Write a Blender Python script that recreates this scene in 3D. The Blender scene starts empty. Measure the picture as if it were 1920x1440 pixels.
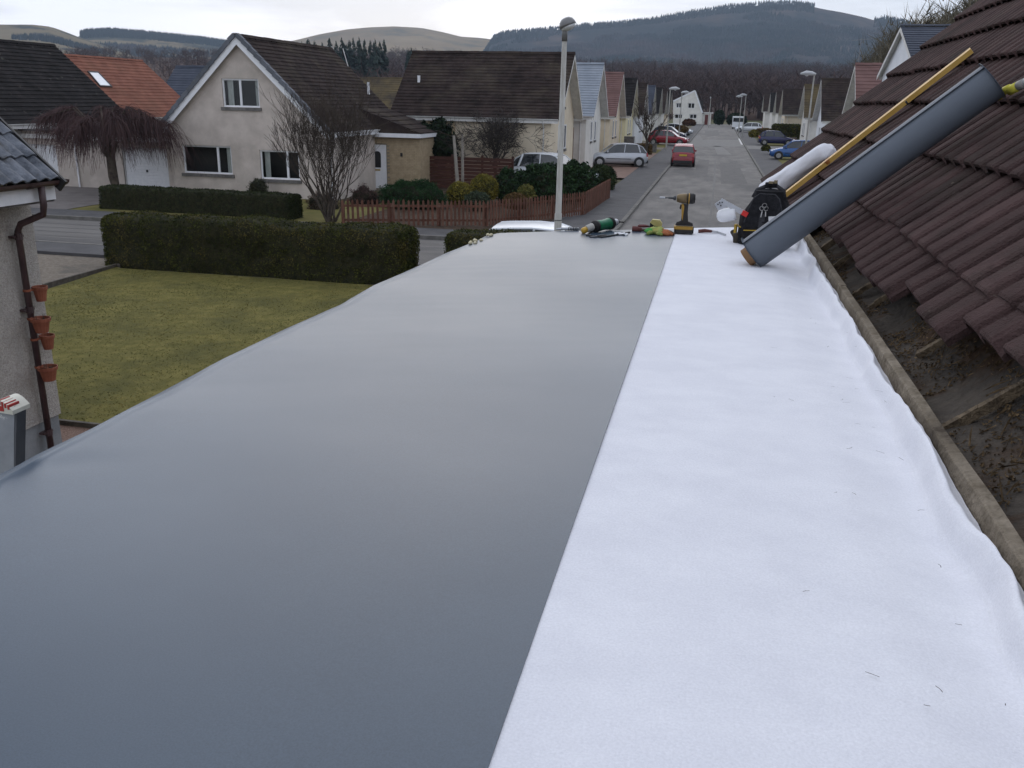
import bpy, math, random
from mathutils import Vector, Matrix, noise
from mathutils.geometry import tessellate_polygon

rng = random.Random(7)
scene = bpy.context.scene
col = scene.collection
PI = math.pi

# ------------------------------------------------------------------ camera
F = 1640.0            # focal length in pixels of a 1920 px wide picture
EYE = 4.2             # camera height above the street
PITCH, YAW, ROLL = math.radians(17.94), math.radians(12.40), math.radians(1.2)
CAMR = (Matrix.Rotation(YAW, 3, 'Z') @ Matrix.Rotation(PI / 2 - PITCH, 3, 'X') @ Matrix.Rotation(ROLL, 3, 'Z'))
cd = bpy.data.cameras.new('camera')
cd.sensor_width = 36.0
cd.lens = 36.0 * F / 1920.0
cd.clip_start = 0.05
cd.clip_end = 9000
cam = bpy.data.objects.new('camera', cd)
col.objects.link(cam)
cam.matrix_world = Matrix.Translation((0, 0, EYE)) @ CAMR.to_4x4()
scene.camera = cam

# ------------------------------------------------------------------ world: bright overcast
SUN_EL, SUN_AZ = math.radians(24), math.radians(-18)     # azimuth from +Y towards +X
w = bpy.data.worlds.new("World")
scene.world = w
w.use_nodes = True
nt = w.node_tree
nt.nodes.clear()
def N(t, **k):
    n = nt.nodes.new(t)
    for a, b in k.items(): setattr(n, a, b)
    return n
out = N('ShaderNodeOutputWorld'); bg = N('ShaderNodeBackground')
bg.inputs['Strength'].default_value = 0.1
sky = N('ShaderNodeTexSky', sky_type='NISHITA', sun_disc=False)
sky.sun_elevation = SUN_EL
sky.sun_rotation = SUN_AZ
sky.dust_density = 2.0
tc = N('ShaderNodeTexCoord')
mp = N('ShaderNodeMapping'); mp.inputs['Scale'].default_value = (1.0, 1.0, 7.0)
mp.inputs['Location'].default_value = (0.55, 0.1, 0.35)
nz = N('ShaderNodeTexNoise'); nz.inputs['Scale'].default_value = 2.6
nz.inputs['Detail'].default_value = 7; nz.inputs['Roughness'].default_value = 0.52
nz.inputs['Distortion'].default_value = 0.5
rp = N('ShaderNodeValToRGB')
e = rp.color_ramp.elements
e[0].position = 0.42; e[0].color = (5.3, 5.8, 7.0, 1)
e[1].position = 0.56; e[1].color = (9.5, 10.0, 11.3, 1)
mx = N('ShaderNodeMixRGB'); mx.inputs[0].default_value = 0.86
L = nt.links.new
L(tc.outputs['Generated'], mp.inputs['Vector']); L(mp.outputs[0], nz.inputs['Vector'])
L(nz.outputs['Fac'], rp.inputs[0]); L(sky.outputs[0], mx.inputs[1])
sep = N('ShaderNodeSeparateXYZ'); L(tc.outputs['Generated'], sep.inputs[0])
lo = N('ShaderNodeMapRange', interpolation_type='SMOOTHSTEP')          # cloud deck is thinner and brighter towards the horizon all round
lo.inputs['From Min'].default_value = 0.0; lo.inputs['From Max'].default_value = 0.24
lo.inputs['To Min'].default_value = 0.28; lo.inputs['To Max'].default_value = 0.0
L(sep.outputs['Z'], lo.inputs['Value'])
mw = N('ShaderNodeMixRGB'); mw.inputs[2].default_value = (12.6, 12.7, 12.9, 1)
L(lo.outputs[0], mw.inputs[0]); L(rp.outputs[0], mw.inputs[1]); L(mw.outputs[0], mx.inputs[2])
L(mx.outputs[0], bg.inputs['Color']); L(bg.outputs[0], out.inputs['Surface'])

sl = bpy.data.lights.new('sun', 'SUN')
sl.energy = 0.55
sl.angle = math.radians(60)
sl.color = (1.0, 0.98, 0.965)
sun = bpy.data.objects.new('sun', sl)
col.objects.link(sun)
sd = Vector((math.sin(SUN_AZ) * math.cos(SUN_EL), math.cos(SUN_AZ) * math.cos(SUN_EL), math.sin(SUN_EL)))
sun.rotation_euler = sd.to_track_quat('Z', 'Y').to_euler()
sun.location = (0, 0, 60)

scene.view_settings.view_transform = 'Standard'
scene.view_settings.look = 'None'
scene.view_settings.exposure = 0.36
scene.view_settings.gamma = 1.0
scene.view_settings.use_curve_mapping = False
scene.cycles.max_bounces = 6
scene.cycles.transparent_max_bounces = 12
scene.cycles.volume_bounces = 0

# ------------------------------------------------------------------ measuring helpers
def ray(px, py):
    return CAMR @ Vector(((px - 960) / F, (720 - py) / F, -1.0))
def gp(px, py, z=0.0):
    d = ray(px, py); t = (z - EYE) / d.z
    return Vector((d.x * t, d.y * t, z))
def yp(px, py, Y):
    d = ray(px, py); t = Y / d.y
    return Vector((d.x * t, Y, EYE + d.z * t))
def xp(px, py, X):
    d = ray(px, py); t = X / d.x
    return Vector((X, d.y * t, EYE + d.z * t))
def pp(px, py, P0, n):
    d = ray(px, py); o = Vector((0, 0, EYE)); t = n.dot(P0 - o) / n.dot(d)
    return o + d * t
def fbm(x, y=0.0, z=0.0, o=3):
    return noise.fractal(Vector((x, y, z)), 0.6, 2.0, o)
def sm(a, b, x):
    t = min(1, max(0, (x - a) / (b - a))); return t * t * (3 - 2 * t)
def interp(pts, x):
    if x <= pts[0][0]: return pts[0][1]
    for (a, b), (c, d) in zip(pts, pts[1:]):
        if x <= c: return b + (d - b) * (x - a) / (c - a)
    return pts[-1][1]

# ------------------------------------------------------------------ materials
MATS = {}
def mat(name, c1, c2=None, scale=3.0, rough=0.8, bump=0.0, bscale=60.0, metal=0.0, spec=0.3, detail=5,
        island=0.0, stretch=None, ramp=(0.35, 0.65), c3=None, s3=0.4, r3=(0.5, 0.62)):
    """c1..c2 mixed by noise over world position; c3 = a second, larger patch colour; island = brightness spread per loose piece"""
    if name in MATS: return MATS[name]
    m = bpy.data.materials.new(name); m.use_nodes = True
    t = m.node_tree; b = t.nodes['Principled BSDF']
    b.inputs['Roughness'].default_value = rough
    b.inputs['Metallic'].default_value = metal
    b.inputs['Specular IOR Level'].default_value = spec
    c2 = c2 or c1
    g = t.nodes.new('ShaderNodeNewGeometry')
    pos = g.outputs['Position']
    if stretch:
        q = t.nodes.new('ShaderNodeMapping'); q.inputs['Scale'].default_value = stretch
        t.links.new(pos, q.inputs['Vector']); pos = q.outputs[0]
    n = t.nodes.new('ShaderNodeTexNoise'); n.inputs['Scale'].default_value = scale
    n.inputs['Detail'].default_value = detail; n.inputs['Roughness'].default_value = 0.62
    t.links.new(pos, n.inputs['Vector'])
    r = t.nodes.new('ShaderNodeValToRGB')
    r.color_ramp.elements[0].position = ramp[0]; r.color_ramp.elements[0].color = (*c1, 1)
    r.color_ramp.elements[1].position = ramp[1]; r.color_ramp.elements[1].color = (*c2, 1)
    t.links.new(n.outputs['Fac'], r.inputs[0]); c = r.outputs[0]
    if c3:
        n3 = t.nodes.new('ShaderNodeTexNoise'); n3.inputs['Scale'].default_value = s3; n3.inputs['Detail'].default_value = 6
        n3.inputs['Roughness'].default_value = 0.65
        t.links.new(pos, n3.inputs['Vector'])
        k = t.nodes.new('ShaderNodeValToRGB')
        k.color_ramp.elements[0].position = r3[0]; k.color_ramp.elements[1].position = r3[1]
        t.links.new(n3.outputs['Fac'], k.inputs[0])
        x = t.nodes.new('ShaderNodeMixRGB'); x.inputs[2].default_value = (*c3, 1)
        t.links.new(k.outputs[0], x.inputs[0]); t.links.new(c, x.inputs[1]); c = x.outputs[0]
    if island:
        mr = t.nodes.new('ShaderNodeMapRange')
        mr.inputs['To Min'].default_value = 1 - island; mr.inputs['To Max'].default_value = 1 + island
        t.links.new(g.outputs['Random Per Island'], mr.inputs['Value'])
        x = t.nodes.new('ShaderNodeMixRGB'); x.blend_type = 'MULTIPLY'; x.inputs[0].default_value = 1
        t.links.new(c, x.inputs[1]); t.links.new(mr.outputs[0], x.inputs[2]); c = x.outputs[0]
    t.links.new(c, b.inputs['Base Color'])
    if bump:
        nb = t.nodes.new('ShaderNodeTexNoise'); nb.inputs['Scale'].default_value = bscale; nb.inputs['Detail'].default_value = 3
        t.links.new(pos, nb.inputs['Vector'])
        bn = t.nodes.new('ShaderNodeBump'); bn.inputs['Strength'].default_value = min(1, bump); bn.inputs['Distance'].default_value = 0.02
        t.links.new(nb.outputs['Fac'], bn.inputs['Height']); t.links.new(bn.outputs[0], b.inputs['Normal'])
    MATS[name] = m
    return m

def objrand(m, amt):
    """brightness spread from object to object"""
    t = m.node_tree; b = t.nodes['Principled BSDF']
    src = b.inputs['Base Color'].links[0].from_socket
    oi = t.nodes.new('ShaderNodeObjectInfo'); mr = t.nodes.new('ShaderNodeMapRange')
    mr.inputs['To Min'].default_value = 1 - amt; mr.inputs['To Max'].default_value = 1 + amt
    t.links.new(oi.outputs['Random'], mr.inputs['Value'])
    x = t.nodes.new('ShaderNodeMixRGB'); x.blend_type = 'MULTIPLY'; x.inputs[0].default_value = 1
    t.links.new(src, x.inputs[1]); t.links.new(mr.outputs[0], x.inputs[2]); t.links.new(x.outputs[0], b.inputs['Base Color'])
    return m

def glass_mat(name, tint, keep=0.7):
    m = bpy.data.materials.new(name); m.use_nodes = True
    t = m.node_tree; t.nodes.remove(t.nodes['Principled BSDF'])
    tr = t.nodes.new('ShaderNodeBsdfTransparent'); tr.inputs[0].default_value = (*tint, 1)
    gl = t.nodes.new('ShaderNodeBsdfGlossy'); gl.inputs['Roughness'].default_value = 0.03
    gl.inputs['Color'].default_value = (0.30, 0.31, 0.33, 1)
    fr = t.nodes.new('ShaderNodeFresnel'); fr.inputs['IOR'].default_value = 1.5
    mxs = t.nodes.new('ShaderNodeMixShader')
    t.links.new(fr.outputs[0], mxs.inputs[0]); t.links.new(tr.outputs[0], mxs.inputs[1]); t.links.new(gl.outputs[0], mxs.inputs[2])
    t.links.new(mxs.outputs[0], t.nodes['Material Output'].inputs['Surface'])
    MATS[name] = m
    return m

# ------------------------------------------------------------------ mesh helpers
class MB:
    def __init__(s): s.v = []; s.f = []
    def add(s, vs, fs):
        k = len(s.v); s.v.extend([tuple(p) for p in vs]); s.f.extend([tuple(i + k for i in f) for f in fs]); return s
    def box(s, a, b, M=None):
        x0, y0, z0 = a; x1, y1, z1 = b
        vs = [Vector(p) for p in ((x0,y0,z0),(x1,y0,z0),(x1,y1,z0),(x0,y1,z0),(x0,y0,z1),(x1,y0,z1),(x1,y1,z1),(x0,y1,z1))]
        if M: vs = [M @ p for p in vs]
        return s.add(vs, [(0,3,2,1),(4,5,6,7),(0,1,5,4),(1,2,6,5),(2,3,7,6),(3,0,4,7)])
    def bar(s, p, q, wd, ht, up=(0, 0, 1)):
        """a rectangular bar from p to q: width wd across, ht along 'up'"""
        p = Vector(p); q = Vector(q); d = (q - p).normalized(); u = Vector(up)
        sd = d.cross(u).normalized(); u = sd.cross(d).normalized()
        vs = [c + sd * (a * wd / 2) + u * (b * ht / 2) for c in (p, q) for a, b in ((-1,-1),(1,-1),(1,1),(-1,1))]
        return s.add(vs, [(0,1,2,3),(7,6,5,4),(0,4,5,1),(1,5,6,2),(2,6,7,3),(3,7,4,0)])
    def quad(s, *p): return s.add(p, [tuple(range(len(p)))])
    def tube(s, pts, r, n=6, cap=True):
        pts = [Vector(p) for p in pts]
        if not isinstance(r, (list, tuple)): r = [r] * len(pts)
        rings = []; prev = None
        for i, p in enumerate(pts):
            d = (pts[min(i + 1, len(pts) - 1)] - pts[max(i - 1, 0)])
            d = d.normalized() if d.length > 1e-9 else Vector((0, 0, 1))
            if prev is None:
                a = d.orthogonal().normalized()
            else:
                a = prev - d * prev.dot(d); a = a.normalized() if a.length > 1e-6 else d.orthogonal().normalized()
            prev = a; b = d.cross(a)
            rings.append([p + (a * math.cos(2 * PI * k / n) + b * math.sin(2 * PI * k / n)) * r[i] for k in range(n)])
        vs = [q for g in rings for q in g]; fs = []
        for i in range(len(pts) - 1):
            for k in range(n):
                fs.append((i*n+k, i*n+(k+1)%n, (i+1)*n+(k+1)%n, (i+1)*n+k))
        if cap: fs.append(tuple(range(n))[::-1]); fs.append(tuple((len(pts)-1)*n + k for k in range(n)))
        return s.add(vs, fs)
    def lathe(s, prof, M=None, n=16, cap=True):
        """prof: (radius, height) pairs round local z"""
        vs = []; fs = []
        for r, z in prof:
            for k in range(n):
                p = Vector((r * math.cos(2*PI*k/n), r * math.sin(2*PI*k/n), z)); vs.append(M @ p if M else p)
        for i in range(len(prof) - 1):
            for k in range(n): fs.append((i*n+k, i*n+(k+1)%n, (i+1)*n+(k+1)%n, (i+1)*n+k))
        if cap: fs.append(tuple(range(n))[::-1]); fs.append(tuple((len(prof)-1)*n+k for k in range(n)))
        return s.add(vs, fs)
    def prism(s, poly, h, M=None):
        """poly in local xy, extruded to local z = h"""
        n = len(poly); vs = [Vector((x, y, 0)) for x, y in poly] + [Vector((x, y, h)) for x, y in poly]
        if M: vs = [M @ p for p in vs]
        return s.add(vs, [tuple(range(n))[::-1], tuple(range(n, 2*n))] + [(i, (i+1)%n, n+(i+1)%n, n+i) for i in range(n)])
    def grid(s, nu, nv, fn):
        vs = [fn(i / nu, j / nv) for j in range(nv + 1) for i in range(nu + 1)]
        fs = [(j*(nu+1)+i, j*(nu+1)+i+1, (j+1)*(nu+1)+i+1, (j+1)*(nu+1)+i) for j in range(nv) for i in range(nu)]
        return s.add(vs, fs)
    def build(s, name, m, parent=None, smooth=False, local=False, stuff=False):
        me = bpy.data.meshes.new(name)
        vs = s.v
        if parent is not None and not local:
            Mi = WM[parent.name].inverted(); vs = [Mi @ Vector(p) for p in vs]
        me.from_pydata(vs, [], s.f)
        if m: me.materials.append(m)
        if smooth: me.polygons.foreach_set('use_smooth', [True] * len(me.polygons))
        me.update()
        o = bpy.data.objects.new(name, me); col.objects.link(o)
        WM[o.name] = WM[parent.name].copy() if parent is not None else Matrix.Identity(4)
        if parent is not None: o.parent = parent
        if stuff: o['kind'] = 'stuff'
        return o
WM = {}
def thing(name, label, cat, loc=(0, 0, 0), rz=0.0, group=None):
    o = bpy.data.objects.new(name, None); col.objects.link(o)
    o.empty_display_size = 0.2
    o.location = loc; o.rotation_euler = (0, 0, rz)
    WM[o.name] = Matrix.Translation(loc) @ Matrix.Rotation(rz, 4, 'Z')
    o['label'] = label; o['category'] = cat
    if group: o['group'] = group
    return o
def tag(o, label=None, cat=None, group=None, kind=None):
    if label: o['label'] = label
    if cat: o['category'] = cat
    if group: o['group'] = group
    if kind: o['kind'] = kind
    return o
def kids(o): return [c for c in bpy.data.objects if c.parent == o]
def dup(root, loc, rz=None, label=None, group=None, tree=None):
    tree = tree or [(c, kids(c)) for c in kids(root)]
    r = root.copy(); col.objects.link(r); r.location = loc
    if rz is not None: r.rotation_euler = (0, 0, rz)
    WM[r.name] = Matrix.Translation(loc) @ Matrix.Rotation(r.rotation_euler[2], 4, 'Z')
    if label: r['label'] = label
    if group: r['group'] = group
    for c, gs in tree:
        d = c.copy(); col.objects.link(d); d.parent = r
        for g in gs:
            h = g.copy(); col.objects.link(h); h.parent = d
    return r
def frame(o, x, y, z=None):
    """matrix with origin o, axes x and y (z completed)"""
    x = Vector(x).normalized(); y = Vector(y); z = x.cross(y).normalized(); y = z.cross(x)
    M = Matrix.Identity(4)
    for i, a in enumerate((x, y, z)):
        for k in range(3): M[k][i] = a[k]
    for k in range(3): M[k][3] = o[k]
    return M

def speck(m, c, scale, lo, hi, amt=1.0):
    """small patches of another colour (lichen, dirt) over a material"""
    t = m.node_tree; b = t.nodes['Principled BSDF']; src = b.inputs['Base Color'].links[0].from_socket
    g = t.nodes.new('ShaderNodeNewGeometry'); n = t.nodes.new('ShaderNodeTexNoise'); n.inputs['Scale'].default_value = scale; n.inputs['Detail'].default_value = 4; n.inputs['Roughness'].default_value = .7
    k = t.nodes.new('ShaderNodeMapRange'); k.inputs['From Min'].default_value = lo; k.inputs['From Max'].default_value = hi; k.inputs['To Max'].default_value = amt
    x = t.nodes.new('ShaderNodeMixRGB'); x.inputs[2].default_value = (*c, 1)
    t.links.new(g.outputs['Position'], n.inputs['Vector']); t.links.new(n.outputs['Fac'], k.inputs['Value']); t.links.new(k.outputs[0], x.inputs[0])
    t.links.new(src, x.inputs[1]); t.links.new(x.outputs[0], b.inputs['Base Color'])
    return m

# palette
WHITE = mat('white_pvc', (.68, .69, .71), (.76, .76, .77), 8, rough=.4, spec=.4)
WPAINT = mat('white_paint', (.55, .54, .52), (.68, .67, .64), 4, rough=.6)
CREAM = mat('cream_harling', (.44, .385, .34), (.57, .505, .45), 1.3, rough=.95, bump=.6, bscale=38, spec=.1, c3=(.40, .36, .31), s3=.45, r3=(.5, .75))
CREAM2 = mat('warm_cream_render', (.62, .53, .40), (.70, .61, .47), 1.2, rough=.95, bump=.3, bscale=30, spec=.1)
OFFWHITE = mat('white_render', (.60, .58, .53), (.72, .70, .65), 1.0, rough=.95, bump=.3, bscale=30, spec=.1)
GREYREND = mat('grey_render', (.40, .37, .34), (.50, .47, .43), 1.0, rough=.95, bump=.3, bscale=30, spec=.1)
TBROWN = mat('brown_roof_tile', (.022, .017, .016), (.046, .034, .031), 1.8, rough=.95, bump=.4, bscale=14, spec=.05, c3=(.075, .062, .046), s3=.5, r3=(.5, .8))
TBLACK = mat('black_roof_tile', (.014, .013, .013), (.028, .025, .025), 1.6, rough=.9, bump=.4, bscale=14, spec=.05, c3=(.085, .082, .072), s3=2.2, r3=(.63, .72))
TRED = mat('red_roof_tile', (.16, .062, .042), (.235, .098, .066), 1.2, rough=.9, bump=.4, bscale=14, spec=.12, c3=(.15, .07, .045), s3=.45, r3=(.45, .75))
TGREY = mat('pale_grey_roof_tile', (.20, .225, .26), (.26, .285, .32), 1.0, rough=.75, bump=.3, bscale=14, spec=.3)
TBLUE = mat('slate_blue_roof_tile', (.035, .042, .060), (.055, .063, .085), 1.0, rough=.8, bump=.3, bscale=14, spec=.3)
TPINK = mat('dusky_red_roof_tile', (.13, .075, .068), (.18, .105, .095), 1.0, rough=.9, bump=.3, bscale=14, spec=.12)
TTAN = mat('mossy_brown_roof_tile', (.055, .043, .032), (.115, .088, .045), .6, rough=.9, bump=.3, bscale=14, spec=.12)
DARKIN = mat('window_dark', (.05, .046, .043), rough=.9)  # dark of the unlit interiors, put into the colour
CURTAIN = mat('curtain_cloth', (.62, .62, .58), (.85, .85, .80), 9, rough=.95, stretch=(14, 14, .5))
PANE = glass_mat('window_glass', (.95, .97, .97))
STONE = mat('sill_stone', (.10, .095, .09), (.17, .16, .15), 6, rough=.9, bump=.4)
BLACKP = mat('black_plastic', (.02, .02, .021), (.03, .03, .03), 20, rough=.5)
speck(TBROWN, (.10, .085, .06), 7, .60, .74, .7); speck(TBLACK, (.16, .15, .12), 3.2, .66, .74, .8); speck(CREAM, (.30, .27, .24), 1.1, .56, .80, .5); speck(TRED, (.10, .055, .04), 4, .60, .75, .7)
BARK = mat('bark', (.045, .036, .030), (.11, .09, .07), 5, rough=.95, bump=.6, bscale=20, spec=.1)
TWIG = mat('twig_brown', (.040, .031, .025), (.078, .062, .050), 2, rough=.95, spec=.1)
TWIGP = mat('weeping_twig', (.055, .034, .034), (.095, .06, .058), 1.5, rough=.95, spec=.1)

# ================================================================== GROUND
EARTH = mat('rough_ground', (.075, .062, .042), (.13, .11, .065), .15, rough=.95, bump=.5, bscale=3, spec=.1, c3=(.09, .10, .045), s3=.03, r3=(.45, .6))
ASPH = mat('worn_asphalt', (.078, .072, .066), (.150, .138, .125), 1.2, rough=.75, bump=.35, bscale=70, spec=.35, c3=(.064, .060, .057), s3=.33, r3=(.5, .62), stretch=(1, .35, 1))
ASPHX = mat('worn_asphalt_cross', (.085, .078, .072), (.14, .13, .118), 1.0, rough=.75, bump=.35, bscale=70, spec=.35, c3=(.07, .065, .062), s3=.5, r3=(.5, .6), stretch=(.25, 1, 1))
PATCHM = mat('pale_asphalt_patch', (.14, .134, .125), (.18, .172, .16), 2, rough=.8, bump=.3, bscale=70)
SEAMP = mat('dark_asphalt_patch', (.066, .062, .058), (.10, .094, .088), 2, rough=.75, bump=.3, bscale=70)
SEAM = mat('tar_seam', (.03, .029, .028), (.05, .048, .046), 3, rough=.6)
PAVE = mat('tarmac_pavement', (.050, .048, .050), (.076, .073, .074), 1.4, rough=.8, bump=.3, bscale=70, spec=.3)
KERB = mat('concrete_kerb', (.10, .095, .085), (.17, .16, .145), 3, rough=.9, bump=.3)
ROADW = mat('worn_road_paint', (.45, .44, .42), (.6, .59, .56), 9, rough=.7)
GRASS = mat('tired_lawn', (.108, .098, .028), (.172, .148, .048), 4.5, rough=.95, bump=.5, bscale=45, spec=.08, c3=(.084, .080, .028), s3=.75, r3=(.44, .66), detail=8)
GRASS2 = mat('garden_grass', (.10, .095, .030), (.17, .145, .055), .8, rough=.95, bump=.6, bscale=25, spec=.08)
SOIL = mat('garden_soil', (.040, .028, .020), (.085, .058, .040), 5, rough=.95, bump=.8, bscale=30, spec=.1)
CHIPS = mat('red_chippings', (.13, .075, .055), (.24, .16, .12), 40, rough=.9, bump=.9, bscale=60)
DRIVE = mat('gravel_drive', (.12, .098, .075), (.21, .178, .140), 14, rough=.95, bump=.7, bscale=50, c3=(.10, .088, .072), s3=.7)
MONO = mat('pink_block_drive', (.17, .105, .080), (.23, .15, .115), 3, rough=.9, bump=.4, bscale=30)

g = MB(); R_ = 3300
g.quad((-R_, -50, 0), (R_, -50, 0), (R_, 4500, 0), (-R_, 4500, 0))
tag(g.build('ground', EARTH), kind='structure')

def sheet(name, pts, z, m):
    b = MB(); b.add([(x, y, z) for x, y in pts], [tuple(t) for t in tessellate_polygon([[Vector((x, y, 0)) for x, y in pts]])])
    for i, f in enumerate(b.f):
        a, c, d = (Vector(b.v[k]) for k in f)
        if (c - a).cross(d - a).z < 0: b.f[i] = f[::-1]
    return tag(b.build(name, m), kind='structure')
def arc(cx, cy, r, a0, a1, n=8):
    return [(cx + r * math.cos(math.radians(a0 + (a1 - a0) * i / n)), cy + r * math.sin(math.radians(a0 + (a1 - a0) * i / n))) for i in range(n + 1)]
XL, XR = -3.1, 3.02
YN, YF = 21.5, 26.4
cornerL = arc(XL - 4.0, YF + 4.0, 4.0, -90, 0)
cornerR = arc(XR + 4.0, YF + 4.0, 4.0, 180, 270)
sheet('cross_road', [(-70, YN), (45, YN), (45, YF), (-70, YF)], .004, ASPHX)
sheet('road', [(-7.1, YF - .3)] + cornerL + [(XL, 215), (XR, 215)] + cornerR + [(7.02, YF - .3)], .008, ASPH)
for nm, pts, m in (('road_patch', [gp(1345, 290), gp(1372, 290), gp(1352, 274), gp(1338, 274)], PATCHM),
                   ('road_patch', [gp(1248, 275), gp(1420, 275), gp(1392, 262), gp(1268, 262)], PATCHM),
                   ('road_patch', [gp(1285, 262), gp(1318, 262), gp(1312, 254), gp(1290, 254)], PATCHM),
                   ('road_patch', [gp(1300, 330), gp(1326, 330), gp(1330, 300), gp(1310, 300)], SEAMP),
                   ('road_patch', [gp(1352, 345), gp(1402, 345), gp(1383, 305), gp(1350, 305)], SEAMP),
                   ('road_patch', [gp(1322, 253), gp(1350, 253), gp(1346, 245), gp(1322, 245)], SEAMP),
                   ('tar_seam', [gp(1337, 352), gp(1341, 352), gp(1342, 300), gp(1340, 300)], SEAM),
                   ('tar_seam', [gp(1328, 425), gp(1332, 425), gp(1340, 352), gp(1337, 352)], SEAM),
                   ('road_marking', [gp(1389.5, 271.5), gp(1393, 271.5), gp(1387, 260), gp(1384, 260)], ROADW),
                   ('road_marking', [gp(1398, 270.5), gp(1401, 270.5), gp(1398, 263), gp(1395, 263)], ROADW)):
    sheet(nm, [(p.x, p.y) for p in pts], .012 if nm != 'road_marking' else .016, m)
for k in range(5):
    y0 = YN + .7 + k * .75
    sheet('tar_seam', [(-60, y0), (-9, y0 + .1), (-9, y0 + .16), (-60, y0 + .05)], .0085, SEAM)

def kerbed(name, line, inner, zt=.11):
    """a pavement: outer line = kerb stones, inner = back edge"""
    pts = line + inner[::-1]
    b = MB(); poly = [Vector((x, y, 0)) for x, y in pts]
    b.add([(x, y, zt) for x, y in pts], [tuple(t) for t in tessellate_polygon([poly])])
    for i, f in enumerate(b.f):
        a, c, d = (Vector(b.v[k]) for k in f)
        if (c - a).cross(d - a).z < 0: b.f[i] = f[::-1]
    for e_ in (inner,):
        for (x0, y0), (x1, y1) in zip(e_, e_[1:]): b.quad((x0, y0, 0), (x1, y1, 0), (x1, y1, zt), (x0, y0, zt))
    tag(b.build(name, PAVE), kind='structure')
    k = MB()
    tot = 0
    for (x0, y0), (x1, y1) in zip(line, line[1:]):
        d = Vector((x1 - x0, y1 - y0, 0)); n = max(1, round(d.length / .92))
        for i in range(n):
            a = Vector((x0, y0, 0)) + d * (i / n); c = Vector((x0, y0, 0)) + d * ((i + .985) / n)
            k.bar(a + Vector((0, 0, .045)), c + Vector((0, 0, .045)), .14, .145 + rng.uniform(-.006, .006))
    tag(k.build('kerb', KERB), kind='structure')
linL = [(-70, YF)] + cornerL + [(XL, 60), (XL, 120), (XL, 205)]
inL = [(-70, YF + 1.5), (-7.2, YF + 1.6), (-5.6, YF + 4.0), (-5.0, 40), (-4.95, 60), (-4.95, 120), (-4.95, 205)]
kerbed('pavement', linL, inL)
kerbed('pavement', [(XR, 205), (XR, 120), (XR, 60)] + cornerR + [(45, YF)], [(4.9, 205), (4.9, 120), (4.9, 60), (4.9, 33), (7.5, YF + 1.7), (45, YF + 1.7)])
kerbed('pavement', [(-70, YN), (-20, YN), (20, YN), (45, YN)], [(-70, 20.1), (-20, 20.1), (20, 20.1), (45, 20.1)])

# own front garden and the drive beside it
A, B_ = gp(88, 547), gp(222, 503)
lawn = sheet('lawn', [(-8.4, 9.2), (-2, 9.2), (-2, 18.9), (B_.x + .2, 18.9), (B_.x, B_.y), (A.x, A.y), (-16, 9.2)], .05, GRASS)
sheet('flower_bed', [(-14, 5), (-1.7, 5), (-1.7, 9.2), (-14, 9.2)], .045, CHIPS)
sheet('gravel_drive', [(-40, 4), (-14.2, 4), (A.x - .4, A.y), (B_.x - .15, B_.y), (B_.x - .15, 20.1), (-40, 20.1)], .03, DRIVE)
eg = MB()
eg.bar((A.x - .25, A.y - .3, .06), (B_.x - .02, B_.y, .06), .06, .12); eg.bar((B_.x - .02, B_.y, .06), (B_.x + .1, 19.0, .06), .06, .12)
eg.bar((-12, 9.2, .05), (-1.8, 9.2, .05), .05, .12)
tag(eg.build('lawn_edging', mat('old_edging', (.06, .05, .04), (.11, .095, .075), 8)), kind='structure')
sheet('house_drive', [(-31, 27.9), (-22.9, 27.9), (-22.9, 35.2), (-31, 35.2)], .115, mat('worn_tarmac_drive', (.11, .095, .088), (.155, .138, .128), 1.5, rough=.85, bump=.3))
sheet('red_path', [(-31.5, 30.6), (-27, 32.2), (-27, 32.6), (-31.5, 31.4)], .12, MONO)
sheet('garden_lawn', [(-22.9, 27.95), (-12.3, 27.95), (-12.3, 34.6), (-22.9, 34.6)], .10, GRASS2)
sheet('garden_bed', [(-12.3, 27.95), (-6.4, 28.05), (-5.2, 33), (-5.05, 46), (-15, 46), (-15, 34.6), (-12.3, 34.6)], .10, SOIL)
sheet('driveway', [(-12, 51.5), (-4.97, 51.5), (-4.97, 62.5), (-12, 62.5)], .115, MONO)
for y0, y1 in ((64, 70), (79, 86), (90, 98), (104, 110)):
    sheet('front_lawn', [(-8.4, y0), (-4.97, y0), (-4.97, y1), (-8.4, y1)], .115, GRASS2)
for y0, y1 in ((70, 79), (86, 90), (98, 104)):
    sheet('driveway', [(-9, y0), (-4.97, y0), (-4.97, y1), (-9, y1)], .116, MONO if y0 == 70 else DRIVE)
for y0, y1, m in ((60, 69.5, MONO), (70, 80, GRASS2), (92, 112, GRASS2), (80, 92, PAVE), (112, 118, DRIVE)):
    sheet('front_plot', [(4.92, y0), (12, y0), (12, y1), (4.92, y1)], .114, m)
sheet('side_road', [(3.1, 93), (30, 93), (30, 101), (3.1, 101)], .118, PATCHM)

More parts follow.
